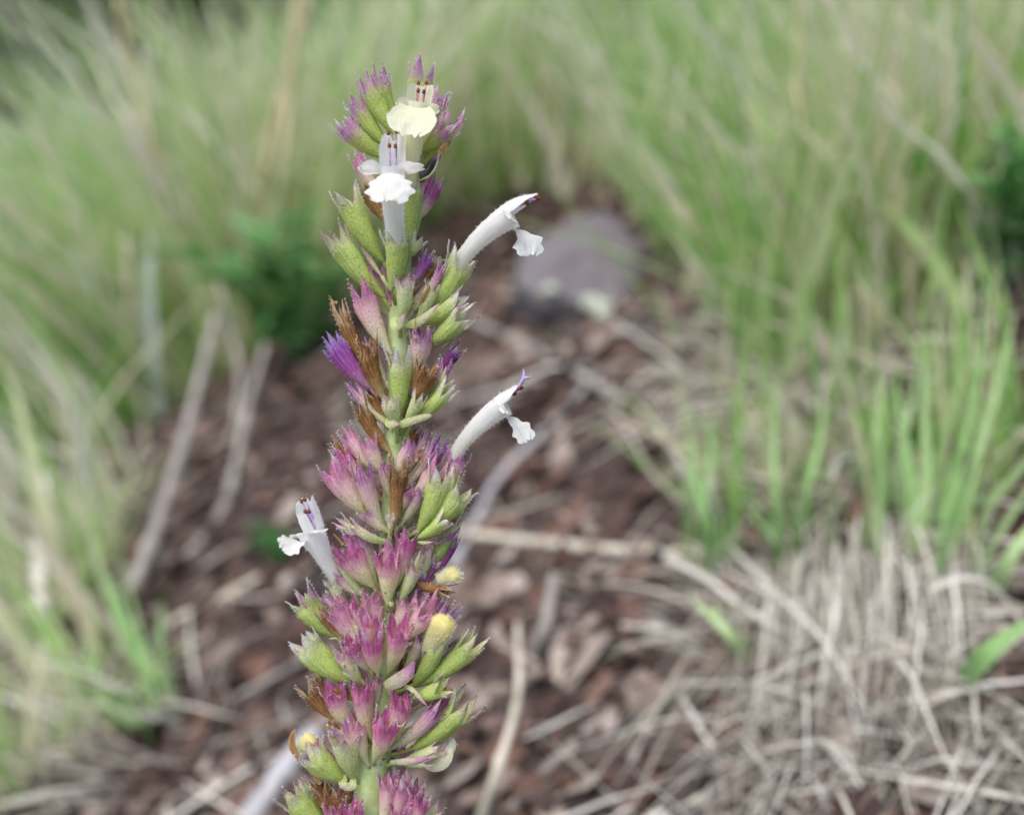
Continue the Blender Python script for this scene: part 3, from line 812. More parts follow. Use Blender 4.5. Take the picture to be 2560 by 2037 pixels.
def blossom(S, T, upv, mat, r0=.9, r1=1.45, hood=3.2, hood_turn=0.35, lip=3.6, lip_turn=1.7, lip_w=3.6, side=1.6, side_w=1.7, side_drop=0.4, arch=0.25, filmat=None, name='flower', stamens=True, style_fork=False, cup=0.2, hood_span=78, lip_start=.2, notch=.2, frill=.12, neck=1.7, twist=0.0, hood_flare=1.0, lip_prof=None, lobes=0.0):
    """two-lipped corolla: tube from S to throat T (world), upv = side of the upper lip"""
    S = np.asarray(S); T = np.asarray(T)
    Lt = np.linalg.norm(T - S)
    X = (T - S) / Lt
    Zv = unit(upv - (upv @ X) * X)
    Y = np.cross(Zv, X)
    filmat = filmat or M_FIL
    # spine in the X-Z plane, arching toward the lower lip
    def spine_at(s):
        """s in units of tube length; >1 continues into the hood"""
        ang0 = arch
        if s <= 1:
            x = Lt * s; zz = arch * Lt * .5 * (s - s * s)
            d = math.atan(arch * .5 * (1 - 2 * s))
        else:
            # hood turns on with its own curvature
            d0 = math.atan(-arch * .5)
            l = (s - 1)
            x = Lt; zz = 0.0; d = d0
            steps = 10
            for k in range(steps):
                d = d0 + hood_turn * ((k + .5) / steps) * l
                x += math.cos(d) * l * hood * MM / steps
                zz += math.sin(d) * l * hood * MM / steps
        return S + X * x + Zv * zz, math.cos(d) * X + math.sin(d) * Zv, -math.sin(d) * X + math.cos(d) * Zv
    def rad_at(s):
        return np.interp(s, [0, .25, .6, .85, 1, 1.5, 2], [r0 * .92, r0 * .95, r0 * .65 + r1 * .35, r1 * .9, r1, r1 * .92, r1 * .7]) * MM
    nseg = 26
    ns = 15
    pos = np.zeros((ns, nseg, 3))
    for i in range(ns):
        s = i / (ns - 1)
        c, d, n_ = spine_at(s)
        for k in range(nseg):
            th = 2 * math.pi * k / nseg
            r = rad_at(s)
            pos[i, k] = c + r * (.92 * math.cos(th) * Y + 1.06 * math.sin(th) * n_)
    cen = pos.mean(axis=1)
    def nearest(Vv):
        return np.array([cen[np.argmin(((cen - q) ** 2).sum(1))] for q in Vv])
    fl = grid_obj(name, pos, mat, spike, S, closed=True, tval=np.linspace(0, .7, ns), fuzz=1000, fuzz_n=nearest)
    # upper lip
    nh, mh = 14, 15
    pos = np.zeros((nh, mh, 3))
    for i in range(nh):
        for j in range(mh):
            ph = 2 * j / (mh - 1) - 1
            s = i / (nh - 1)
            se = s * (1 - notch * math.exp(-(ph / .22) ** 2) - .10 * max(0, abs(ph) - .75) * 4)
            c, d, n_ = spine_at(.93 + 1.0 * se)
            span = math.radians(hood_span) * (1 - .55 / hood_flare ** 2 * se ** 2.0)
            th = math.pi / 2 + ph * span
            r = rad_at(.93 + se) * (1 + (.05 + (hood_flare - 1) * 1.2) * se)
            pos[i, j] = c + r * (.92 * math.cos(th) * Y + 1.06 * math.sin(th) * n_) * 1.004
    grid_obj('upper_lip', pos, mat, fl, S, tval=np.linspace(.65, 1, nh), fuzz=220, fuzz_n=nearest)
    # lower lip: neck, then a broad scalloped lobe that turns down
    nl, ml = 16, 17
    pos = np.zeros((nl, ml, 3))
    c0, d0, n0 = spine_at(.92)
    start = c0 - n0 * rad_at(.92) * 1.02
    p = start.copy()
    ang = -lip_start
    for i in range(nl):
        s = i / (nl - 1)
        d = math.cos(ang) * d0 + math.sin(ang) * n0
        nn = -math.sin(ang) * d0 + math.cos(ang) * n0
        wv = np.interp(s, [0, .3, .5, .75, .9, 1], lip_prof) * .5 * MM if lip_prof else np.interp(s, [0, .15, .35, .6, .8, .93, 1], [neck, neck * .9, max(neck * .9, lip_w * .66), lip_w, lip_w * .98, lip_w * .72, lip_w * .34]) * .5 * MM
        for j in range(ml):
            q = 2 * j / (ml - 1) - 1
            edge = 1 + frill * math.sin(7 * q + 1.3) * s * .5 + frill * .35 * math.sin(19 * s + 3 * q) * q * q
            ext = (-(.10 * math.exp(-(q / .18) ** 2)) + .05 * math.sin(11 * q + 2) - lobes * math.exp(-((abs(q) - .55) / .16) ** 2)) * s ** 3 * lip * MM
            tw_ = twist * min(1, s * 1.8)
            Yt = math.cos(tw_) * Y + math.sin(tw_) * nn; nt_ = math.cos(tw_) * nn - math.sin(tw_) * Y
            pos[i, j] = p + Yt * q * wv * edge + nt_ * ((q * q) * cup * wv + (.12 * math.sin(5 * q + 2 + 3 * s) + .06 * math.sin(13 * q + 8 * s)) * MM * s) + d * ext
        p = p + d * lip * MM / (nl - 1)
        ang -= lip_turn / (nl - 1) * (1.35 if s < .5 else .65)
    grid_obj('lower_lip', pos, mat, fl, S, tval=np.linspace(.6, 1, nl), fuzz=60, fuzz_n=nearest)
    # side lobes
    for sg in (-1, 1):
        nl2, ml2 = 10, 11
        pos = np.zeros((nl2, ml2, 3))
        c0, d0, n0 = spine_at(.95)
        for i in range(nl2):
            s = i / (nl2 - 1)
            wv = side_w * MM * .5 * np.interp(s, [0, .3, .6, .85, 1], [1.0, 1.05, 1.0, .72, .3])
            rr = rad_at(.95)
            th = math.radians(-8)
            base = c0 + rr * (.92 * math.cos(th) * sg * Y + 1.04 * math.sin(th) * n0)
            dirv = unit(.55 * d0 * (1 - .7 * s) + (.35 + .9 * s) * sg * Y - side_drop * s * n0)
            acr = unit(np.cross(dirv, np.cross(sg * Y, d0) if True else n0))
            acr = unit(n0 * .8 - d0 * .45 - (n0 * .8 - d0 * .45) @ dirv * dirv)
            for j in range(ml2):
                q = 2 * j / (ml2 - 1) - 1
                pos[i, j] = base + dirv * s * side * MM + acr * q * wv * (1 + .10 * math.sin(6 * q + sg + 4 * s)) + d0 * .12 * MM * math.sin(5 * q + 3 * s + sg) * s + dirv * .10 * side * MM * math.sin(9 * q + sg) * s ** 2 - sg * Y * .1 * wv * q * q
        grid_obj('side_lobe', pos, mat, fl, S, tval=np.linspace(.6, 1, nl2), fuzz=30)
    if stamens:
        for k, (yy, le, dz) in enumerate(((-.42, 1.02, .15), (.42, 1.06, .05), (-.30, .62, -.28), (.34, .60, -.3))):
            pts = []
            for s in np.linspace(.7, 1.0 + le * .82, 9):
                c, d, n_ = spine_at(s)
                pts.append(c + Y * yy * MM * (1 + .2 * max(0, s - 1)) + n_ * (rad_at(s) * .55 + dz * MM * max(0, s - .9)))
            v, f, a = tube(np.array(pts), .11 * MM, 6)
            st = mesh_obj('stamen', v, f, filmat, fl, S, a)
            tip = pts[-1]; dv = unit(pts[-1] - pts[-2])
            v, f, a = tube(np.array([tip - dv * .12 * MM, tip, tip + dv * .2 * MM, tip + dv * .42 * MM, tip + dv * .5 * MM]), np.array([.08, .2, .24, .16, .04]) * MM, 8)
            mesh_obj('anther', v, f, M_ANTHER, fl, S, a)
    if style_fork:
        c, d, n_ = spine_at(1.75)
        b = c + n_ * rad_at(1.6) * .8
        e = b + d * 1.4 * MM + n_ * .45 * MM
        for sgn in (-1, 1):
            tipp = e + d * (.7 if sgn > 0 else .9) * MM + n_ * (1.0 if sgn > 0 else -.35) * MM
            v, f, a = tube(crom([b - d * .8 * MM, b + d * .5 * MM, e, (e + tipp) / 2 + d * .12 * MM, tipp], 12), np.interp(np.arange(12), [0, 7, 11], [.26, .2, .04]) * MM, 7)
            mesh_obj('style', v, f, M_FIL, fl, S, a)
    return fl

# white, facing the viewer near the top
blossom(Z(1, 890, 1600, 3.2), Z(1, 862, 985, 5.4), camvec(0, .62, -.75), M_WHITE, r0=1.3, r1=1.7, hood=5.2, hood_turn=.35, lip=4.7, lip_turn=.6, lip_w=5.3, side=2.4, side_w=3.0, side_drop=.05, arch=-.2, lip_start=2.1, hood_span=75, neck=4.4, frill=.4, cup=-.3, hood_flare=1.25, lip_prof=[3.4, 4.6, 5.2, 4.6, 3.4, 2.0], lobes=.10)
# pale yellow behind it
blossom(Z(1, 1000, 1150, 1.4), Z(1, 1065, 500, 2.8), camvec(.1, .6, -.8), M_CREAM, r0=.95, r1=1.6, hood=3.5, hood_turn=.25, lip=4.6, lip_turn=.45, lip_w=6.2, side=1.3, side_w=2.4, side_drop=.1, arch=-.2, filmat=M_PINKFIL, cup=.25, lip_start=2.35, hood_span=95, notch=.04, neck=4.0, hood_flare=1.25, frill=.06, lip_prof=[3.4, 5.2, 6.0, 5.6, 4.4, 2.6])
# white, profile, right
blossom(Z(1, 1350, 1770, .8), Z(1, 1790, 1345, 2.2), camvec(-.62, .72, -.05), M_WHITE, r0=1.0, r1=1.55, hood=3.9, hood_turn=-.25, lip=4.2, lip_turn=.75, lip_w=3.6, twist=1.0, side=1.4, side_w=2.3, side_drop=.7, arch=.55, lip_start=1.1, neck=1.9, hood_span=85, frill=.4, lobes=.08)
# white with forked violet style, lower right
blossom(Z(2, 1330, 1680, .2), Z(2, 1735, 1265, 1.6), camvec(-.66, .70, -.05), M_WHITE, twist=.9, r0=.9, r1=1.4, hood=2.9, hood_turn=.05, lip=4.1, lip_turn=.3, lip_w=2.5, side=1.1, side_w=1.7, side_drop=.9, arch=.5, lip_start=1.25, style_fork=True, frill=.45, neck=2.1, hood_span=85, lobes=.06)
# white, profile, left
blossom(Z(3, 625, 1290, .8), Z(3, 390, 850, 2.4), camvec(.74, .36, -.85), M_WHITE, twist=-.9, hood_flare=1.4, r0=.82, r1=1.65, hood=4.2, hood_turn=.05, lip=3.2, lip_turn=.2, lip_w=3.0, side=2.0, side_w=2.2, side_drop=.4, arch=-.1, lip_start=1.25, notch=.4, neck=2.6, hood_span=92, frill=.3)

def bud(S, T, r, mat, name='bud', fuzz=420):
    """unopened hairy corolla with a rounded, slightly hooked end"""
    S = np.asarray(S); T = np.asarray(T)
    ax = T - S; L = np.linalg.norm(ax); ax = ax / L
    x = unit(np.cross(ax, camvec(.1, .3, 1))); y = np.cross(ax, x)
    n, ms = 16, 20
    pos = np.zeros((n, ms, 3))
    for i in range(n):
        s = i / (n - 1)
        rr = r * np.interp(s, [0, .3, .55, .75, .88, .96, 1], [.62, .72, .92, 1.0, .86, .52, .04])
        for k in range(ms):
            th = 2 * math.pi * k / ms
            pos[i, k] = S + ax * L * s + rr * (1 + .09 * math.cos(3 * th + 1 + 2 * s) + .06 * math.sin(5 * th + 9 * s)) * (math.cos(th) * x + math.sin(th) * y) + camvec(.0, -.15, .1) * L * s * s * .5
    cen = pos.mean(axis=1)
    return grid_obj(name, pos, mat, spike, S, closed=True, fuzz=fuzz * 3, hl=1.5, fuzz_n=lambda Vv: np.array([cen[np.argmin(((cen - q) ** 2).sum(1))] for q in Vv]))

bud(Z(4, 1300, 440, 2.2), Z(4, 1450, 160, 3.4), 98 * zw, M_YELLOW)
bud(Z(3, 1370, 1225, 1.2), Z(3, 1545, 1165, 1.8), 62 * zw, M_YELLOW)
bud(Z(4, 300, 1200, .2), Z(4, 430, 1100, .2), 62 * zw, M_YELLOW, fuzz=160)
bract([Z(4, 1240, 1300, 1.6), Z(4, 1330, 1340, 2.0), Z(4, 1420, 1310, 2.0), Z(4, 1480, 1200, 1.4)], 95 * zw, M_CREAM, name='petal', round_=True)
bract([Z(4, 1380, 1300, 1.0), Z(4, 1450, 1220, 1.2), Z(4, 1490, 1120, .8)], 90 * zw, M_CREAM, name='petal', round_=True)
# dried dark corolla clinging at the right near the top
wf = bract([Z(1, 1065, 1090, 1.0), Z(1, 1140, 1000, 1.4), Z(1, 1200, 910, 1.6), Z(1, 1245, 850, 1.6)], 75 * zw, M_DARK, name='withered_flower', cup=.9)
for pts_, wd_, mt_ in (([Z(1, 1065, 1085, 1.6), Z(1, 1150, 1050, 2.0), Z(1, 1205, 970, 2.2), Z(1, 1225, 880, 2.0)], 10, CAL['L']), ([Z(1, 1080, 1070, 1.8), Z(1, 1140, 990, 2.2), Z(1, 1190, 920, 2.2)], 8, M_DARK)):
    v, f, a = tube(crom(pts_, 10), wd_ * zw, 6)
    mesh_obj('filament', v, f, mt_, spike, pts_[0], a)
bract([Z(1, 1225, 880, 1.6), Z(1, 1255, 840, 1.8), Z(1, 1290, 795, 1.8)], 58 * zw, CAL['B'], name='withered_tip')
bract([Z(1, 1060, 1250, .6), Z(1, 1080, 1150, .8), Z(1, 1140, 1070, .8)], 60 * zw, CAL['C'])
#BACKGROUND
# ------------------------------------------------------------------ grass helpers
def blade_arrays(base, dirs, length, width, bend, rnd, seg=6, face=None):
    n = len(base)
    dirs = dirs / np.linalg.norm(dirs, axis=1)[:, None]
    hd = dirs.copy(); hd[:, 2] = 0
    hn = np.linalg.norm(hd, axis=1)[:, None]
    ra = rng.uniform(0, 6.283, n)
    rh = np.stack([np.cos(ra), np.sin(ra), np.zeros(n)], 1)
    hd = np.where(hn > .05, hd / (hn + 1e-9), rh)
    if face is None:
        face = rng.normal(size=(n, 3))
    ac = np.cross(dirs, face); ac /= (np.linalg.norm(ac, axis=1)[:, None] + 1e-9)
    ss = np.linspace(0, 1, seg + 1)
    V = np.zeros((n, seg + 1, 2, 3)); A = np.zeros((n, seg + 1, 2, 4))
    wob = rng.normal(size=(n, 3)) * (.03 if seg != 6 else .055)
    for i, s in enumerate(ss):
        c = base + length[:, None] * (s * dirs + (bend * s * s)[:, None] * (hd * .8 - np.array([0, 0, .75])) + wob * math.sin(s * 5))
        ww = width * .5 * (min(1, .55 + s * 2) * (1 - s ** 2.2) + .03)
        V[:, i, 0] = c - ac * ww[:, None]; V[:, i, 1] = c + ac * ww[:, None]
        A[:, i, :, 0] = s; A[:, i, :, 2] = rnd[:, None]
    V = V.reshape(-1, 3); A = A.reshape(-1, 4)
    m = 2 * (seg + 1)
    k = np.arange(n)[:, None] * m + (np.arange(seg) * 2)[None, :]
    F = np.stack([k, k + 1, k + 3, k + 2], -1).reshape(-1, 4)
    return V, F, A

def bulk(name, V, F, A, mat, parent=None, loc=(0, 0, 0)):
    """fast mesh from quad arrays"""
    me = bpy.data.meshes.new(name)
    V = V - np.asarray(loc)
    nv, nf, k = len(V), len(F), F.shape[1]
    me.vertices.add(nv); me.vertices.foreach_set('co', V.astype(np.float32).ravel())
    me.loops.add(nf * k); me.loops.foreach_set('vertex_index', F.astype(np.int32).ravel())
    me.polygons.add(nf); me.polygons.foreach_set('loop_start', np.arange(0, nf * k, k, dtype=np.int32))
    me.polygons.foreach_set('use_smooth', np.ones(nf, dtype=bool))
    me.materials.append(mat)
    at = me.attributes.new('cx', 'FLOAT_COLOR', 'POINT')
    at.data.foreach_set('color', A.astype(np.float32).ravel())
    me.update(calc_edges=True); me.validate()
    o = bpy.data.objects.new(name, me); col.objects.link(o)
    o.location = loc
    if parent is not None:
        o.parent = parent
        o.location = np.asarray(loc) - parent_world(parent)
    return o

def ribbon(pts, width, rnd, mat, parent, name='blade', n=9, face=None):
    c = crom(pts, n)
    tg = np.gradient(c, axis=0)
    fc = face if face is not None else unit(CAM - c[0] + rng.normal(size=3) * .1)
    V, A = [], []
    for i in range(n):
        s = i / (n - 1)
        ac = unit(np.cross(tg[i], fc)); nv = unit(np.cross(ac, tg[i]))
        ww = width * .5 * (min(1, .6 + 2 * s) * (1 - s ** 1.8) + .02)
        for q in (-1, 0, 1):
            V.append(c[i] + ac * q * ww - nv * (q == 0) * ww * .35); A.append((s, 0, rnd, 0))
    F = [(i * 3 + j, i * 3 + j + 1, i * 3 + j + 4, i * 3 + j + 3) for i in range(n - 1) for j in (0, 1)]
    return mesh_obj(name, V, F, mat, parent, c[0], A)

def tuft(px, py, label, n_single, n_rest, h, lean, spread, width, mat, rndr, radius, bend=.25, group=None, rest_mat=None, rest_rnd=None, explicit=(), dmin=.1):
    b0 = ground_at(px, py, dmin)
    root = empty('grass_tuft_or_blade', b0, label, 'grass', group)
    def make(n, hh):
        r = radius * np.sqrt(rng.uniform(0, 1, n)); th = rng.uniform(0, 6.283, n)
        x = b0[0] + r * np.cos(th); y = b0[1] + r * np.sin(th)
        base = np.stack([x, y, terrain(x, y) - .002], 1)
        out = np.stack([np.cos(th), np.sin(th), np.zeros(n)], 1) * (r / radius)[:, None]
        dr = np.array([0, 0, 1.0]) + spread * out + np.asarray(lean) + rng.normal(size=(n, 3)) * .5 * spread
        return base, dr, hh * rng.uniform(.45, 1.1, n), width * rng.uniform(.6, 1.25, n), bend * rng.uniform(.1, 1.6, n)
    if n_rest:
        base, dr, ln, wd, bn = make(n_rest, h)
        rr = rest_rnd or rndr
        V, F, A = blade_arrays(base, dr, ln, wd, bn, rng.uniform(rr[0], rr[1], n_rest))
        o = bulk('blades', V, F, A, rest_mat or mat, root, b0)
        o['kind'] = 'stuff'
    base, dr, ln, wd, bn = make(n_single, h * 1.05)
    for i in range(n_single):
        V, F, A = blade_arrays(base[i:i + 1], dr[i:i + 1], ln[i:i + 1], wd[i:i + 1], bn[i:i + 1], rng.uniform(rndr[0], rndr[1], 1), face=(CAM - base[i:i + 1]) + rng.normal(size=(1, 3)) * .5 * np.linalg.norm(CAM - base[i]))
        bulk('blade', V, F, A, mat, root, base[i])
    for pts, wd_, rd, mt in explicit:
        ribbon([PD(*q) if len(q) == 3 else ground_at(*q) - np.array([0, 0, .001]) for q in pts], wd_ * MM, rd, mt, root)
    return root

# ------------------------------------------------------------------ rock, stones
import bmesh
def hull_mesh(name, dims, npts, seed, mat, bev=.12, rough=.06):
    r = random.Random(seed)
    bm = bmesh.new()
    for _ in range(npts):
        v = Vector((r.gauss(0, 1), r.gauss(0, 1), r.gauss(0, 1))).normalized()
        v = Vector([math.copysign(abs(c) ** .65, c) for c in v]) * r.uniform(.8, 1)
        bm.verts.new((v.x * dims[0], v.y * dims[1], v.z * dims[2]))
    res = bmesh.ops.convex_hull(bm, input=bm.verts)
    bmesh.ops.delete(bm, geom=[v for v in bm.verts if not v.link_faces], context='VERTS')
    bmesh.ops.bevel(bm, geom=list(bm.edges), offset=bev * min(dims), segments=2, affect='EDGES', clamp_overlap=True)
    for v in bm.verts:
        v.co += Vector(mnoise.noise_vector(v.co * (3.0 / max(dims)))) * rough * min(dims)
    me = bpy.data.meshes.new(name); bm.to_mesh(me); bm.free()
    me.materials.append(mat)
    return me

def put(name, me, loc, rot=(0, 0, 0), sc_=1.0, parent=None):
    o = bpy.data.objects.new(name, me); col.objects.link(o)
    o.location = loc; o.rotation_euler = rot
    o.scale = (sc_, sc_, sc_) if np.isscalar(sc_) else sc_
    if parent is not None:
        o.parent = parent; o.location = np.asarray(loc) - parent_world(parent)
    return o

# main slab: outline on the ground traced at its real distance, with real thickness
rb = ground_at(1500, 745)
drk = project(rb)[2]
k_ = drk / FPX
rroot = empty('rock', rb, 'large purplish grey angular stone with pale lichen, lying behind the spike', 'rock')
outl = [(-215, 40), (-190, 120), (-40, 200), (45, 210), (120, 135), (205, 60), (275, -40), (250, -75), (20, -80), (-150, -20)]
bm = bmesh.new()
def slabpt(a, b, depth):
    return rb + a * k_ * RIGHT + b * k_ * UP * .92 + (b * k_ * .95 + depth) * np.array([0, 1.0, 0.13])
top = [bm.verts.new(slabpt(a, b, 0) - rb) for a, b in outl]
bot = [bm.verts.new(slabpt(a * 1.08, b * 1.0, .07) - rb - np.array([0, 0, .06])) for a, b in outl]
ctr = bm.verts.new(slabpt(-60, 20, -.034) - rb)
ct2 = bm.verts.new(slabpt(90, -10, -.040) - rb)
order = top
for i in range(len(order)):
    a_, b_ = order[i], order[(i + 1) % len(order)]
    c_ = ct2 if i in (5, 6, 7) else ctr
    bm.faces.new((a_, b_, c_))
    bm.faces.new((b_, a_, bot[i], bot[(i + 1) % len(order)]))
bm.faces.new((order[5], ct2, ctr)); bm.faces.new((ctr, ct2, order[8]))
bm.faces.new(bot)
bmesh.ops.recalc_face_normals(bm, faces=bm.faces)
bmesh.ops.bevel(bm, geom=list(bm.edges), offset=.002, segments=1, affect='EDGES', clamp_overlap=True)
bmesh.ops.subdivide_edges(bm, edges=list(bm.edges), cuts=2, use_grid_fill=True)
for v_ in bm.verts:
    v_.co += Vector(mnoise.noise_vector(v_.co * 45)) * .0014
me = bpy.data.meshes.new('stone_body'); bm.to_mesh(me); bm.free(); me.materials.append(M_ROCK)
put('stone_body', me, rb, parent=rroot)
def lichen(a, b, sz, seed):
    r = np.random.default_rng(seed)
    c = slabpt(a, b, -.034)
    me = hull_mesh('lichen', (sz * k_, sz * k_ * .5, sz * k_ * .55), 40, seed, M_LICHEN, .1, .35)
    put('lichen', me, c, (random.uniform(-.3, .3), 0, random.uniform(0, 3)), parent=rroot)
for a, b, s_, sd_ in ((-125, 45, 20, 1), (-145, 38, 13, 2), (0, 0, 36, 3), (40, -12, 34, 4), (-30, 15, 24, 5), (65, -25, 24, 6), (20, -22, 24, 7)):
    lichen(a, b, s_ * 1.25, sd_)

for (px, py, s_, lab, sd_) in (
    (740, 1190, 36, 'flat brownish stone on bare soil left of the spike beside the white side blossom', 11),
    (690, 1130, 20, 'small rounded tan stone sitting on top of the flat brownish stone', 12),
    (225, 1690, 58, 'rounded mauve grey stone beside the green grass tuft on the left', 13),
    (1245, 1820, 46, 'bluish grey stone half buried in litter beside the upright pale stalk', 14),
    (1560, 1090, 60, 'blunt reddish brown stone between the rock and the fresh narrow grass', 15),
    (1410, 1165, 38, 'pinkish brown stone beside the bent grey twig', 16),
    (1450, 1620, 62, 'dull brown flat stone in the litter left of the straw tuft', 17),
    (520, 1090, 52, 'grey brown stone behind the leaning dry stalk', 18),
    (1690, 790, 70, 'bluish grey angular stone leaning against the right end of the big rock', 23),
    (2080, 1240, 48, 'rust red stone chip under the fresh grass tuft', 19)):
    p_ = ground_at(px, py); dd_ = project(p_)[2]
    R_ = s_ * dd_ / FPX
    me = hull_mesh('stone', (R_ * 1.1, R_ * .9, R_ * .6), 22, sd_, M_PEB, .15, .12)
    tag(put('stone', me, p_ + np.array([0, 0, R_ * .15]), (0, 0, random.uniform(0, 6))), lab, 'stone')

peb = [hull_mesh('pebble', (1, .8, .6), 14, 40 + k, M_PEB, .2, .1) for k in range(6)]
leafm = []
for k in range(6):
    r = random.Random(k)
    V, F, A = [], [], []
    n, mc = 7, 5
    cl = r.uniform(-1.2, 1.2); cr = r.uniform(.2, 1.0)
    for i in range(n):
        s = i / (n - 1)
        ww = .25 * math.sin(math.pi * (.06 + .9 * s)) ** .8 * r.uniform(.55, 1.25)
        for j in range(mc):
            q = 2 * j / (mc - 1) - 1
            V.append((s - .5, q * ww, cr * q * q * ww * .8 + cl * (s - .5) ** 2 * .6 + r.uniform(-.02, .02)))
            A.append((s, 0, r.uniform(.15, .95), 0))
    F = [(i * mc + j, i * mc + j + 1, (i + 1) * mc + j + 1, (i + 1) * mc + j) for i in range(n - 1) for j in range(mc - 1)]
    for base_rnd in (.12, .35, .55, .8):
        me = bpy.data.meshes.new('dry_leaf'); me.from_pydata(V, [], F); me.materials.append(M_CHIP)
        at = me.attributes.new('cx', 'FLOAT_COLOR', 'POINT')
        at.data.foreach_set('color', np.array([(a[0], 0, base_rnd + (a[2] - .5) * .15, 0) for a in A], dtype=np.float32).ravel())
        leafm.append(me)

BARE = [(330, 2200), (300, 1600), (330, 1300), (360, 1080), (470, 930), (640, 860), (850, 760), (1060, 600), (1150, 500), (1480, 490), (1680, 560), (1800, 780), (1760, 1000), (1680, 1380), (1500, 1500), (1430, 2200)]
def inpoly(x, y, poly):
    c = False
    j = len(poly) - 1
    for i in range(len(poly)):
        xi, yi = poly[i]; xj, yj = poly[j]
        if (yi > y) != (yj > y) and x < (xj - xi) * (y - yi) / (yj - yi) + xi:
            c = not c
        j = i
    return c

rp = random.Random(21)
cnt = 0
while cnt < 150:
    px, py = rp.uniform(330, 1750), rp.uniform(560, 2037)
    if not inpoly(px, py, BARE): continue
    p_ = ground_at(px, py)
    s_ = rp.uniform(.0018, .0065) * (1.3 if rp.random() < .15 else 1)
    tag(put('pebble', rp.choice(peb), p_ + np.array([0, 0, s_ * .2]), (rp.uniform(-.4, .4), rp.uniform(-.4, .4), rp.uniform(0, 6)), s_),
        ('fine gravel-sized pebble' if s_ < .004 else 'thumbnail-sized rounded pebble') + ' lying on the bare littered soil', 'pebble', 'fine pebbles on the soil' if s_ < .004 else 'larger pebbles on the soil')
    cnt += 1
cnt = 0
while cnt < 190:
    px, py = rp.uniform(330, 2500), rp.uniform(560, 2037)
    if not inpoly(px, py, BARE) and rp.random() < .75: continue
    p_ = ground_at(px, py)
    s_ = rp.uniform(.006, .021)
    li_ = rp.randrange(len(leafm)); lt_ = ('dark brown', 'reddish brown', 'mauve grey', 'pale grey')[li_ % 4]
    tag(put('dry_leaf', leafm[li_], p_ + np.array([0, 0, s_ * .12]), (rp.gauss(0, .45), rp.gauss(0, .45), rp.uniform(0, 6)), s_),
        'curled %s dead leaf scrap lying %s' % (lt_, 'on the soil' if s_ < .016 else 'broad and open on the soil'), 'dead leaf', '%s dead leaf scraps, %s' % (lt_, 'small' if s_ < .016 else 'broad'))
    cnt += 1

def scatter(n, x0, x1, y0, y1, power=1.6):
    y = y0 + (y1 - y0) * rng.uniform(0, 1, n) ** power
    x = rng.uniform(0, 1, n)
    wdt = .12 + y * .62
    x = (-.02 - wdt) + 2 * wdt * x
    return x, y

# litter: bent chips and bits
n = 16000
x, y = scatter(n, 0, 0, .06, 1.9, 1.5)
z = terrain(x, y) + rng.uniform(0, .003, n)
sz = rng.uniform(.0012, .0085, n) * (.6 + .4 * (rng.uniform(0, 1, n) > .7)) * (1 + y * .7)
el = rng.uniform(.25, 1.0, n)
th = rng.uniform(0, 6.283, n)
u1 = np.stack([np.cos(th), np.sin(th), rng.normal(size=n) * .45 + .42 * np.cos(th)], 1)
u2 = np.stack([-np.sin(th), np.cos(th), rng.normal(size=n) * .45 - .42 * np.sin(th)], 1) * el[:, None]
nn = np.cross(u1, u2)
c = np.stack([x, y, z], 1)
V = np.zeros((n, 6, 3))
for q, (a_, b_, h_) in enumerate(((-1, -.6, 0), (0, -1, .35), (1, -.5, 0), (1, .6, 0), (0, 1, .35), (-1, .7, 0))):
    V[:, q] = c + sz[:, None] * (a_ * u1 + b_ * u2 + h_ * nn * rng.uniform(-1, 1, n)[:, None])
A = np.zeros((n, 6, 4)); A[:, :, 2] = rng.uniform(0, 1, n)[:, None]
k0 = np.arange(n)[:, None] * 6
F = np.concatenate([k0 + np.array([0, 1, 4, 5]), k0 + np.array([1, 2, 3, 4])], 0)
tag(bulk('leaf_litter', V.reshape(-1, 3), F, A.reshape(-1, 4), M_CHIP), 'brown leaf litter and chips covering the bare soil', 'litter', kind='stuff')
# fine dead straw lying flat
n = 2600
x, y = scatter(n, 0, 0, .08, 1.8, 1.4)
th = rng.uniform(0, 6.283, n)
base = np.stack([x, y, terrain(x, y) + .002], 1)
dr = np.stack([np.cos(th), np.sin(th), .47 * np.cos(th) + .13 * np.sin(th) + rng.uniform(0, .12, n)], 1)
V, F, A = blade_arrays(base, dr, rng.uniform(.02, .09, n), rng.uniform(.0006, .0018, n), rng.uniform(0, .1, n), rng.uniform(0, 1, n), seg=4)
tag(bulk('dead_straw', V, F, A, M_STRAW), 'thin dead straw scattered flat over the soil', 'straw', kind='stuff')

# ------------------------------------------------------------------ stalks and twigs
def stalk(name, pts, r0, r1, mat, label, cat, nodes=0):
    q = [PD(*p) if len(p) == 3 else ground_at(*p) + np.array([0, 0, r0 * .8 * MM]) for p in pts]
    c = crom(q, 26)
    rad = np.linspace(r0, r1, 26) * MM
    for k in range(26):
        rad[k] *= 1 + .10 * math.sin(k * 2.1) + (.35 if nodes and k % nodes == nodes // 2 else 0)
    v, f, a = tube(c, rad, 9)
    return tag(mesh_obj(name, v, f, mat, None, c[0], a), label, cat)

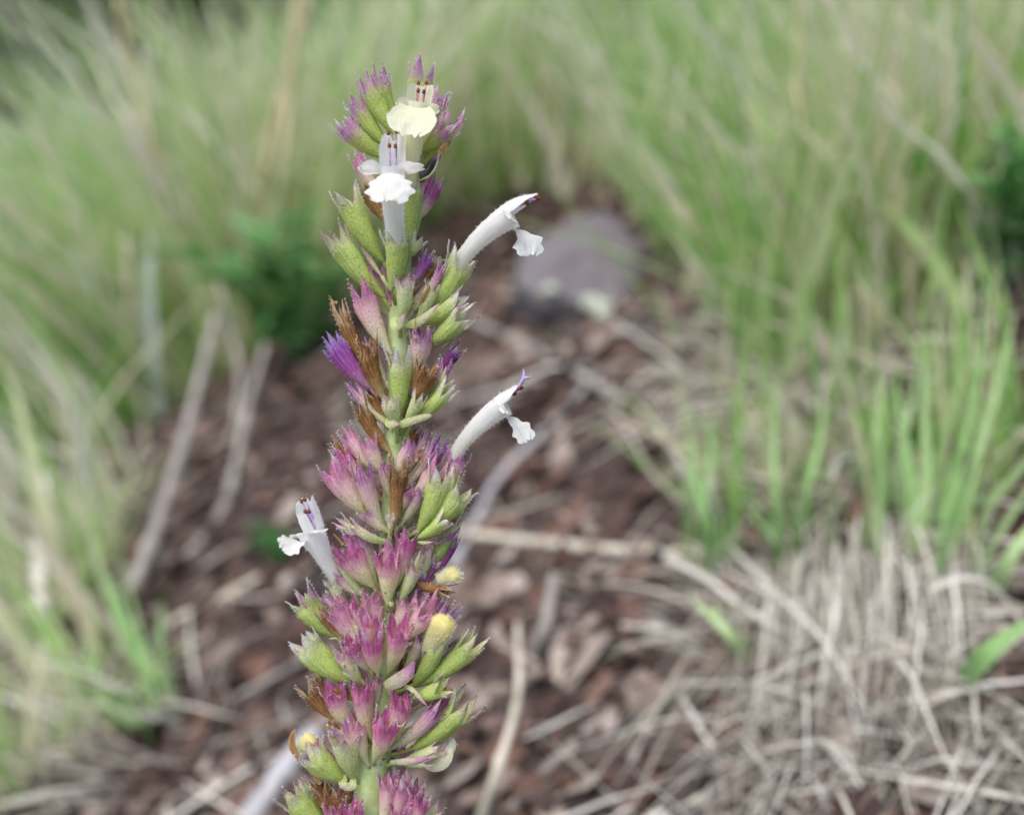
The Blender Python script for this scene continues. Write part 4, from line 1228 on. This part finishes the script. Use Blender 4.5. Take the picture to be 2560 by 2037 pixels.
stalk('dry_stalk', [(330, 1500), (395, 1310, .56), (455, 1120, .60), (500, 950, .66), (540, 790, .72)], 4.0, 3.0, M_STALK, 'thick leaning grey dead stalk rising from the soil into the left grass', 'dead stalk', 9)
stalk('dry_stalk', [(475, 1400), (560, 1270, .59), (590, 1160, .63), (625, 1000, .69), (665, 860, .76)], 3.2, 2.4, M_STALK, 'second leaning dead stalk with a knotty joint, beside the thick grey one', 'dead stalk', 7)
stalk('dry_stalk', [(318, 1010), (318, 860, 1.02), (325, 700, 1.02), (316, 560, 1.02)], 5.0, 4.2, M_PALESTALK, 'upright pale yellowish stalk in the left grass beside a white streak', 'dead stalk')
stalk('dry_stalk', [(590, 1080), (600, 930, .80), (570, 800, .85), (545, 700, .9)], 3.2, 2.4, M_STALK, 'thin grey stalk crossing behind the two leaning dead stalks', 'dead stalk')
stalk('twig', [(1500, 940), (1335, 1110), (1245, 1205), (1185, 1320), (1130, 1430), (1040, 1580), (880, 1760)], 1.8, 3.0, M_TWIG, 'long bent smooth grey twig passing behind the flower spike', 'twig', 11)
stalk('twig', [(790, 1850), (700, 1960), (620, 2080)], 4.2, 4.6, M_TWIG, 'pale grey twig piece lying low beside the green calyces at the spike foot', 'twig')
stalk('dry_stalk', [(1110, 1335), (1330, 1362), (1560, 1388), (1800, 1402)], 2.0, 2.4, M_PALESTALK, 'straight pale straw stalk lying across the bent grey twig', 'dead stalk')
stalk('dry_stalk', [(1190, 2100), (1245, 1920, .255), (1295, 1740, .28), (1295, 1560, .31)], 1.5, 1.0, M_PALESTALK, 'upright pale fibrous stalk standing in the litter right of the spike', 'dead stalk', 6)
stalk('dry_stalk', [(1340, 1640), (1365, 1560, .315), (1385, 1440, .335)], 2.6, 1.8, M_STALK, 'short grey stalk stub next to the upright pale fibrous stalk', 'dead stalk')
stalk('dry_stalk', [(1160, 800), (1330, 880), (1450, 950), (1560, 1010)], 3.0, 2.8, M_STALK, 'grey straw lying slantwise on the soil below the big stone', 'dead stalk')
stalk('dry_stalk', [(1250, 2060), (1400, 1900), (1530, 1780)], 1.6, 1.2, M_STALK, 'thin grey straw slanting through the litter toward the straw tuft', 'dead stalk')
stalk('dry_stalk', [(1900, 800, .46), (2100, 870, .42), (2330, 950, .37), (2560, 1010)], 1.0, .9, M_PALESTALK, 'thin greenish straw slanting across the right grass below the dark herb', 'dead stalk')
stalk('dry_stalk', [(320, 1660), (420, 1570), (520, 1520), (650, 1450)], 2.2, 1.8, M_PALESTALK, 'pale bent straw lying on soil right of the left grass tuft', 'dead stalk')
stalk('dry_stalk', [(690, 860), (705, 480, .88), (722, 250, .88), (748, -60, .88)], 3.6, 2.6, M_TAN, 'tall tan upright straw stem behind the dark leafy herb', 'dead stalk')
stalk('dry_stalk', [(660, 870), (655, 500, .92), (700, 250, .92), (790, -60, .92)], 3.5, 3.0, M_TAN, 'thinner tan stem leaning right next to the tall tan straw stem', 'dead stalk')
stalk('dry_stalk', [(520, 900), (400, 420, .9), (330, 180, .9), (280, -60, .9)], 2.6, 2.0, M_TAN, 'tall tan straw stem leaning left out of the left grass tuft', 'dead stalk')
stalk('dry_stalk', [(480, 920), (360, 400, .95), (280, 240, .95), (225, 100, .95)], 3.2, 2.2, M_PALESTALK, 'whitish grey stem leaning left beside the tall leaning tan stem', 'dead stalk')
stalk('dry_stalk', [(2000, 760), (2010, 400, .42), (1990, 200, .43), (2000, -40, .44)], .8, .6, M_TAN, 'thin upright tan stem rising through the dense yellow-green tuft', 'dead stalk')
stalk('dry_stalk', [(1700, 620), (1690, 400, .6), (1705, 170, .6)], 1.2, 1.0, M_PALESTALK, 'thin stem with a pale seed head beside the right end of the rock', 'dead stalk')

# ------------------------------------------------------------------ named tufts
ST, GR, GN = M_STRAW, M_GRASS, M_GREEN
tuft(2050, 850, 'dense yellow-green grass tuft rooted in bleached straw behind the fresh blades', 50, 170, .18, (-.05, -.05, 0), .30, .0024, GR, (.1, .75), .030, .15)
tuft(2060, 900, 'skirt of bleached straw at the foot of the dense yellow-green tuft', 34, 320, .065, (-.05, -.25, -.25), .9, .0019, ST, (.2, 1), .055, .6)
tuft(2340, 1440, 'broad fresh green grass blades standing at the right edge of the straw', 5, 6, .07, (.10, 0, 0), .25, .0030, GN, (.2, .9), .012, .10,
     explicit=[([(2330, 1450), (2390, 1200, .29), (2450, 900, .29), (2470, 640, .29)], 3.2, .5, GN), ([(2350, 1450), (2440, 1150, .28), (2510, 900, .28), (2540, 760, .28)], 3.0, .8, GN), ([(2300, 1430), (2330, 1200, .29), (2410, 900, .3), (2440, 700, .3)], 2.2, .4, GN), ([(2400, 1500), (2470, 1380, .26), (2560, 1240, .26), (2640, 1150, .26)], 3.0, .9, GN), ([(2280, 1420), (2250, 1200, .3), (2280, 1000, .31), (2300, 850, .31)], 2.2, .6, GN)])
tuft(1965, 1440, 'narrow fresh green blades growing out of the crest of the straw tuft', 4, 5, .045, (-.05, 0, 0), .2, .0022, GN, (.2, .9), .006, .08,
     explicit=[([(1960, 1440), (1940, 1250, .295), (1935, 1100, .30), (1950, 960, .305)], 3.0, .6, GN), ([(1990, 1430), (2010, 1250, .285), (2050, 1100, .29), (2060, 1000, .295)], 2.6, .5, GN), ([(2200, 1280), (2180, 1150, .285), (2200, 1000, .29), (2190, 900, .295)], 2.4, .7, GN)])
tuft(1775, 1430, 'slim upright pair of green blades between bare soil and straw tuft', 4, 5, .04, (-.12, 0, 0), .2, .002, GN, (.1, .8), .006, .06,
     explicit=[([(1790, 1440), (1770, 1320, .305), (1735, 1180, .31), (1715, 1010, .315)], 4.0, .35, GN), ([(1770, 1420), (1760, 1280, .31), (1775, 1150, .315), (1770, 1050, .32)], 2.8, .6, GN), ([(1740, 1400), (1715, 1250, .315), (1735, 1120, .32)], 2.0, .5, GN)])
tuft(1860, 1640, 'bent pale green shoot lying at the left edge of the straw tuft', 2, 0, .02, (-.4, 0, 0), .5, .002, GN, (.6, 1), .005, .3,
     explicit=[([(1880, 1660), (1840, 1600, .255), (1770, 1530, .262), (1720, 1490, .268)], 3.4, .95, GN), ([(1850, 1640), (1800, 1560, .26), (1790, 1500, .265)], 2.2, .8, GN)])
tuft(2380, 1720, 'wide green blade arching up from the straw at the lower right', 2, 0, .02, (.3, 0, 0), .3, .002, GN, (.3, .8), .006, .3,
     explicit=[([(2395, 1715), (2440, 1660, .22), (2520, 1590, .215), (2640, 1510, .21)], 6.0, .55, GN), ([(2470, 1500), (2520, 1400, .25), (2600, 1280, .25)], 5.0, .9, GN)])
tuft(2160, 1130, 'thin grey straw and sparse green blades on soil behind the fresh blades', 30, 130, .05, (0, -.1, -.2), .9, .0016, ST, (.1, .9), .035, .4)
tuft(1900, 1180, 'low sparse mixed grass between the slim blade pair and the dense tuft', 26, 90, .055, (-.05, 0, 0), .5, .0018, GR, (.1, 1), .03, .25)
tuft(2420, 1180, 'sparse pale green grass under the broad fresh blades', 22, 70, .06, (0, 0, 0), .5, .0018, GR, (.1, .9), .025, .25)
lb = []
for k in range(34):
    bx0, by0 = rp.uniform(1760, 2540), rp.uniform(1080, 1440)
    g0 = ground_at(bx0, by0); dg = project(g0)[2]
    tx = bx0 + rp.gauss(30, 70); ty = by0 - rp.uniform(250, 620)
    lb.append(([(bx0, by0), (bx0 + (tx - bx0) * .25, by0 + (ty - by0) * .4, dg * .985), (bx0 + (tx - bx0) * .6, by0 + (ty - by0) * .75, dg * .98), (tx, ty, dg * .985)], rp.uniform(1.0, 2.2), rp.uniform(.05, .75), GR))
tuft(2150, 1300, 'long thin yellow-green blades rising through the upper edge of the straw', 6, 30, .05, (0, 0, 0), .4, .0015, GR, (.1, .9), .03, .2, explicit=lb)
# the big drooping straw tuft
cs = []
for k in range(84):
    bx0, by0 = rp.gauss(2080, 150), rp.gauss(1450, 55)
    side = rp.uniform(-1, 1)
    ex, ey = bx0 + side * 170 + rp.gauss(0, 50), rp.uniform(1680, 2080)
    ex = max(ex, 1730 + .2 * (ey - 1680)); bx0 = max(bx0, 1800)
    g0 = ground_at(bx0, by0); g1 = ground_at(ex, ey)
    mid = .5 * (g0 + g1) + np.array([0, -.004, rp.uniform(.008, .026)])
    q1 = .75 * g0 + .25 * g1 + np.array([0, -.002, rp.uniform(.010, .028)])
    cs.append(([g0, q1, mid, g1 + np.array([0, 0, rp.uniform(.001, .01)])], rp.uniform(.5, 1.3), rp.uniform(.25, 1)))
sroot = tuft(2080, 1500, 'large matted tuft of drooping bleached straw on the slope at the right', 20, 380, .045, (.15, -.5, -.35), .75, .0011, ST, (.0, 1), .040, .6)
for pts, wd_, rd in cs:
    ribbon(pts, wd_ * MM, rd, ST, sroot)
for pts, wd_ in (([(2080, 1200, .30), (2095, 1150, .298), (2140, 1140, .296), (2185, 1165, .296)], 2.4), ([(2330, 1470, .245), (2400, 1440, .24), (2480, 1460, .235), (2540, 1530, .23)], 2.0), ([(1660, 1395, .325), (1760, 1440, .295), (1880, 1530, .27), (2000, 1600, .26)], 2.0), ([(1830, 1370, .31), (1940, 1480, .27), (2060, 1600, .243), (2180, 1800, .222)], 2.0)):
    ribbon([PD(*q) for q in pts], wd_ * MM, .85, ST, sroot)
n = 900
u_ = rng.uniform(0, 1, n)
bp = np.array([ground_at(a_, b_) for a_, b_ in zip(rng.uniform(1790, 2600, 130), rng.uniform(1420, 2030, 130))])
base = bp[rng.integers(0, len(bp), n)] + rng.normal(size=(n, 3)) * np.array([.006, .006, 0])
base[:, 2] = terrain(base[:, 0], base[:, 1])
dr = np.stack([rng.normal(size=n) * .7 + .1, rng.normal(size=n) * .5 - .5, rng.uniform(-.1, .8, n)], 1)
V, F, A = blade_arrays(base, dr, rng.uniform(.008, .036, n), rng.uniform(.0003, .0013, n), rng.uniform(-.3, 1.3, n), rng.beta(.6, .7, n))
o = bulk('straw_mat', V, F, A, ST, sroot, parent_world(sroot)); o['kind'] = 'stuff'

tuft(1180, 470, 'far upright green grass tuft behind the purplish grey rock', 40, 420, .42, (-.12, 0, 0), .35, .005, GR, (.1, .9), .16, .25)
tuft(1000, 560, 'single file of bright green blades left of the rock, far behind the spike', 10, 14, .22, (0, 0, 0), .12, .008, GN, (.2, .8), .02, .1)
tuft(470, 900, 'tall grass tuft leaning left above the leaning dead stalks', 60, 520, .50, (-.45, 0, 0), .45, .0055, GR, (.05, .95), .17, .3)
tuft(700, 800, 'tall straw-mixed grass behind the dark leafy herb', 34, 300, .55, (-.02, .1, 0), .3, .006, GR, (.3, 1), .12, .2)
tuft(180, 1000, 'soft pale grass tuft far out on the left slope', 40, 420, .30, (-.3, 0, 0), .5, .005, GR, (.1, .8), .15, .3)
tuft(395, 1810, 'green grass tuft spraying up left from a straw base on the left', 8, 10, .07, (-.55, .1, 0), .35, .0026, GN, (.1, .7), .012, .15,
     explicit=[([(400, 1810), (350, 1650, .42), (290, 1500, .43), (235, 1380, .44)], 6.0, .25, GN), ([(390, 1800), (330, 1640, .44), (250, 1420, .46), (215, 1260, .48)], 4.0, .6, GN), ([(240, 1820), (150, 1650, .42), (60, 1500, .42), (0, 1420, .42)], 5.0, .4, GR), ([(230, 1800), (140, 1600, .44), (80, 1480, .44)], 4.0, .2, GR)])
tuft(380, 1850, 'bleached straw spreading flat under the left green tuft', 10, 45, .07, (-.45, -.3, -.2), 1.0, .0022, ST, (.3, 1), .03, .5,
     explicit=[([(390, 1830), (250, 1900, .40), (100, 2050, .38)], 5.0, .9, ST), ([(110, 1180, .62), (100, 1400, .55), (130, 1620, .48)], 6.0, .8, ST), ([(90, 1340, .5), (95, 1500, .47), (125, 1720, .45)], 5.5, .9, ST)])
tuft(60, 1560, 'low grey-green grass clump on the left above the left straw', 20, 110, .10, (-.25, 0, 0), .5, .0032, GR, (.2, .95), .05, .3)
tuft(40, 1920, 'grey-green grass clump at the foot of the left slope', 18, 90, .07, (-.25, 0, 0), .5, .0028, GR, (.3, .95), .035, .3)
tuft(1780, 640, 'loose green grass clump growing beside the right end of the rock', 28, 90, .24, (.10, 0, 0), .22, .003, GR, (.05, .6), .035, .12)
tuft(2320, 640, 'straw-brown grass clump behind the dark right-hand herb', 40, 220, .24, (0, 0, 0), .3, .0026, GR, (.5, 1), .05, .2)
tuft(1850, 560, 'tall thin green grass clump between rock and yellow-green tuft', 36, 200, .28, (-.04, 0, 0), .25, .003, GR, (.05, .8), .06, .15)
tuft(2540, 1050, 'green grass clump at the right border above the fresh broad blades', 8, 20, .09, (-.05, 0, 0), .25, .002, GR, (.0, .7), .02, .15)
# pale blades in the left grass; the upright one's glint is painted as whitish colour
for pts_, lab in (([(370, 740, .95), (372, 640, .95), (376, 545, .95)], 'short upright blade with its glint painted whitish in the left grass'), ([(215, 690, 1.0), (195, 660, 1.0), (178, 625, 1.0)], 'small whitish leaf tip hanging in the left grass')):
    pr_ = [PD(*q) for q in pts_]
    gz = pr_[0].copy(); gz[2] = float(terrain(gz[0], gz[1])); 
    r0_ = empty('grass_tuft_or_blade', gz, lab, 'grass')  # root of a single lone blade, not of a tuft
    ribbon([gz, pr_[0], pr_[1], pr_[2]], .013, 1.0, M_PALEBLADE, r0_)

# ------------------------------------------------------------------ small leafy herbs
def herb(px, py, label, n, h, spread, leaf, width, rnd=(.1, .9)):
    b0 = ground_at(px, py)
    root = empty('leafy_herb', b0, label, 'plant')
    for s in range(max(3, n // 14)):
        th = random.uniform(0, 6.28); r = spread * random.uniform(.2, 1)
        tip = b0 + np.array([math.cos(th) * r, math.sin(th) * r, h * random.uniform(.6, 1.05)])
        pts = crom([b0 - np.array([0, 0, .003]), .5 * (b0 + tip) + np.array([0, 0, h * .08]), tip], 12)
        v, f, a = tube(pts, np.linspace(1.6, .7, 12) * MM * (h / .12), 6)
        a[:, 2] = .5
        mesh_obj('stem', v, f, M_LEAF, root, b0, a)
        for k in range(14):
            c = pts[min(11, 2 + int(k * 9.5 / 14))]
            an = k * 2.4 + th
            d = unit(np.array([math.cos(an), math.sin(an), random.uniform(-.1, .9)]))
            L = leaf * random.uniform(.6, 1.15)
            cc = [c, c + d * L * .5 + np.array([0, 0, L * .08]), c + d * L - np.array([0, 0, L * .12])]
            ribbon(cc, L * width, random.uniform(*rnd), M_LEAF, root, 'leaf', 6, face=unit(np.array([rng.normal() * .3, rng.normal() * .3, 1.0])))
    return root
herb(745, 900, 'dark green leafy herb in the shade left of the spike', 150, .13, .12, .036, .5, (.1, .9))
herb(2480, 720, 'bushy dark green herb at the right border above the grass', 130, .07, .055, .022, .5, (.2, 1))
herb(705, 1400, 'tiny blue-green herb on bare soil below the left white blossom', 20, .016, .024, .016, .2, (.0, .3))

# ------------------------------------------------------------------ meadow grass filling the hillside
n = 13000
yy = .42 + 7.0 * rng.uniform(0, 1, n) ** 1.7
wd_ = .25 + yy * .72
xx = rng.uniform(-1, 1, n) * wd_
keep = np.ones(n, bool)
zz = terrain(xx, yy)
pts = np.stack([xx, yy, zz], 1)
q = pts - CAM
d_ = q @ FWD
pxs = 1280 + FPX * (q @ RIGHT) / d_; pys = 1018.5 - FPX * (q @ UP) / d_
for i in range(n):
    if inpoly(pxs[i], pys[i], BARE): keep[i] = False
    elif pys[i] > 930 and pxs[i] > 330 and rng.random() < .96: keep[i] = False
    elif pys[i] > 1000 and rng.random() < .82: keep[i] = False
pts = pts[keep]
rep = 3
base = np.repeat(pts, rep, 0) + rng.normal(size=(len(pts) * rep, 3)) * np.array([.012, .012, 0])
base[:, 2] = terrain(base[:, 0], base[:, 1]) - .002
m_ = len(base)
dist = base[:, 1]
leanx = np.where(base[:, 0] < -.1, -.28, -.02)
dr = np.stack([rng.normal(size=m_) * .26 + leanx, rng.normal(size=m_) * .26, np.ones(m_)], 1)
clump = np.sin(base[:, 0] * 9 + 1.3) * np.sin(base[:, 1] * 7 + .4)
hgt = np.clip(.09 + .16 * dist, .08, np.where(dist > 2.2, np.where(base[:, 0] < -.8, .16, .27), .40)) * rng.uniform(.35, 1.1, m_) * (1 + .25 * clump)
big = np.sin(base[:, 0] * 3.1 + base[:, 1] * 1.7 + .5) * np.sin(base[:, 1] * 2.3 - base[:, 0] * 1.1)
rn = np.clip(rng.beta(.9, .8, m_) + .15 * clump + .16 * big, 0, 1)
V, F, A = blade_arrays(base, dr, hgt, np.clip(.0032 + .0042 * dist, .003, .016) * rng.uniform(.35, 1.6, m_), rng.uniform(0, .45, m_), rn, seg=5)
ne = 16000
ex_ = rng.uniform(-6, 5, ne); ey_ = -.5 + 9.5 * rng.uniform(0, 1, ne) ** 1.3
out_ = (np.abs(ex_) > .25 + np.maximum(ey_, 0) * .66) & (np.hypot(ex_, ey_) > .55)
eb = np.stack([ex_, ey_, terrain(ex_, ey_) - .002], 1)[out_]
eb = np.repeat(eb, 3, 0) + rng.normal(size=(3 * len(eb), 3)) * np.array([.02, .02, 0]); eb[:, 2] = terrain(eb[:, 0], eb[:, 1]) - .002
mo = len(eb)
V2, F2, A2 = blade_arrays(eb, np.stack([rng.normal(size=mo) * .3 - .1, rng.normal(size=mo) * .3, np.ones(mo)], 1), rng.uniform(.12, .34, mo), rng.uniform(.004, .014, mo), rng.uniform(0, .45, mo), rng.beta(1.1, 1.1, mo), seg=5)
F2 = F2 + len(V); V = np.vstack([V, V2]); F = np.vstack([F, F2]); A = np.vstack([A, A2])
tag(bulk('meadow_grass', V, F, A, M_GRASS), 'soft green and straw meadow grass covering the hillside', 'grass', kind='stuff')

# ------------------------------------------------------------------ trees far up the left slope
def tree(px, dist, hgt, crad, label, seed, nl=5200):
    r = np.random.default_rng(seed)
    p = PD(px, 300, dist)
    b0 = np.array([p[0], p[1], float(terrain(p[0], p[1]))])
    root = empty('tree', b0, label, 'tree', None)
    top = b0 + np.array([r.normal() * .2, r.normal() * .2, hgt * .8])
    c = crom([b0 - np.array([0, 0, .1]), .5 * (b0 + top) + r.normal(size=3) * .1, top], 12)
    v, f, a = tube(c, np.linspace(.16, .04, 12), 8)
    tr = mesh_obj('trunk', v, f, M_BARK, root, b0, a)
    for k in range(9):
        s = .25 + .65 * k / 9
        st = c[int(s * 11)]
        th = k * 2.4
        e = st + np.array([math.cos(th), math.sin(th), .5]) * crad * .75
        v, f, a = tube(crom([st, .5 * (st + e) + np.array([0, 0, .1]), e], 8), np.linspace(.05, .015, 8), 6)
        mesh_obj('limb', v, f, M_BARK, root, st, a)
    ncl = 60
    cl = r.normal(size=(ncl, 3)); cl /= np.linalg.norm(cl, axis=1)[:, None]
    cl = cl * r.uniform(.3, 1, ncl)[:, None] * np.array([crad, crad, hgt * .46]) + b0 + np.array([0, 0, hgt * .46])
    ctr = cl[r.integers(0, ncl, nl)] + r.normal(size=(nl, 3)) * crad * .17
    dr = r.normal(size=(nl, 3))
    V, F, A = blade_arrays(ctr, dr, r.uniform(.16, .34, nl), r.uniform(.09, .18, nl), r.uniform(0, .3, nl), r.uniform(0, 1, nl), seg=2)
    bulk('crown', V, F, A, M_TREE, root, b0)

tree(-160, 9.5, 4.6, 1.6, 'dark tree at the far left edge beyond the grass', 1)
tree(150, 11.5, 5.2, 1.7, 'dark tree with blue sky showing through its crown, beyond the left grass', 2, 3600)
tree(520, 14.0, 5.2, 1.8, 'dark tree farther back, half hidden behind tall straw grass', 3)
tree(40, 7.5, 3.6, 1.3, 'dense dark bushy tree standing just beyond the left grass', 5)
tree(880, 17.0, 6.0, 2.4, 'dark distant tree low behind the grass above the spike', 4)
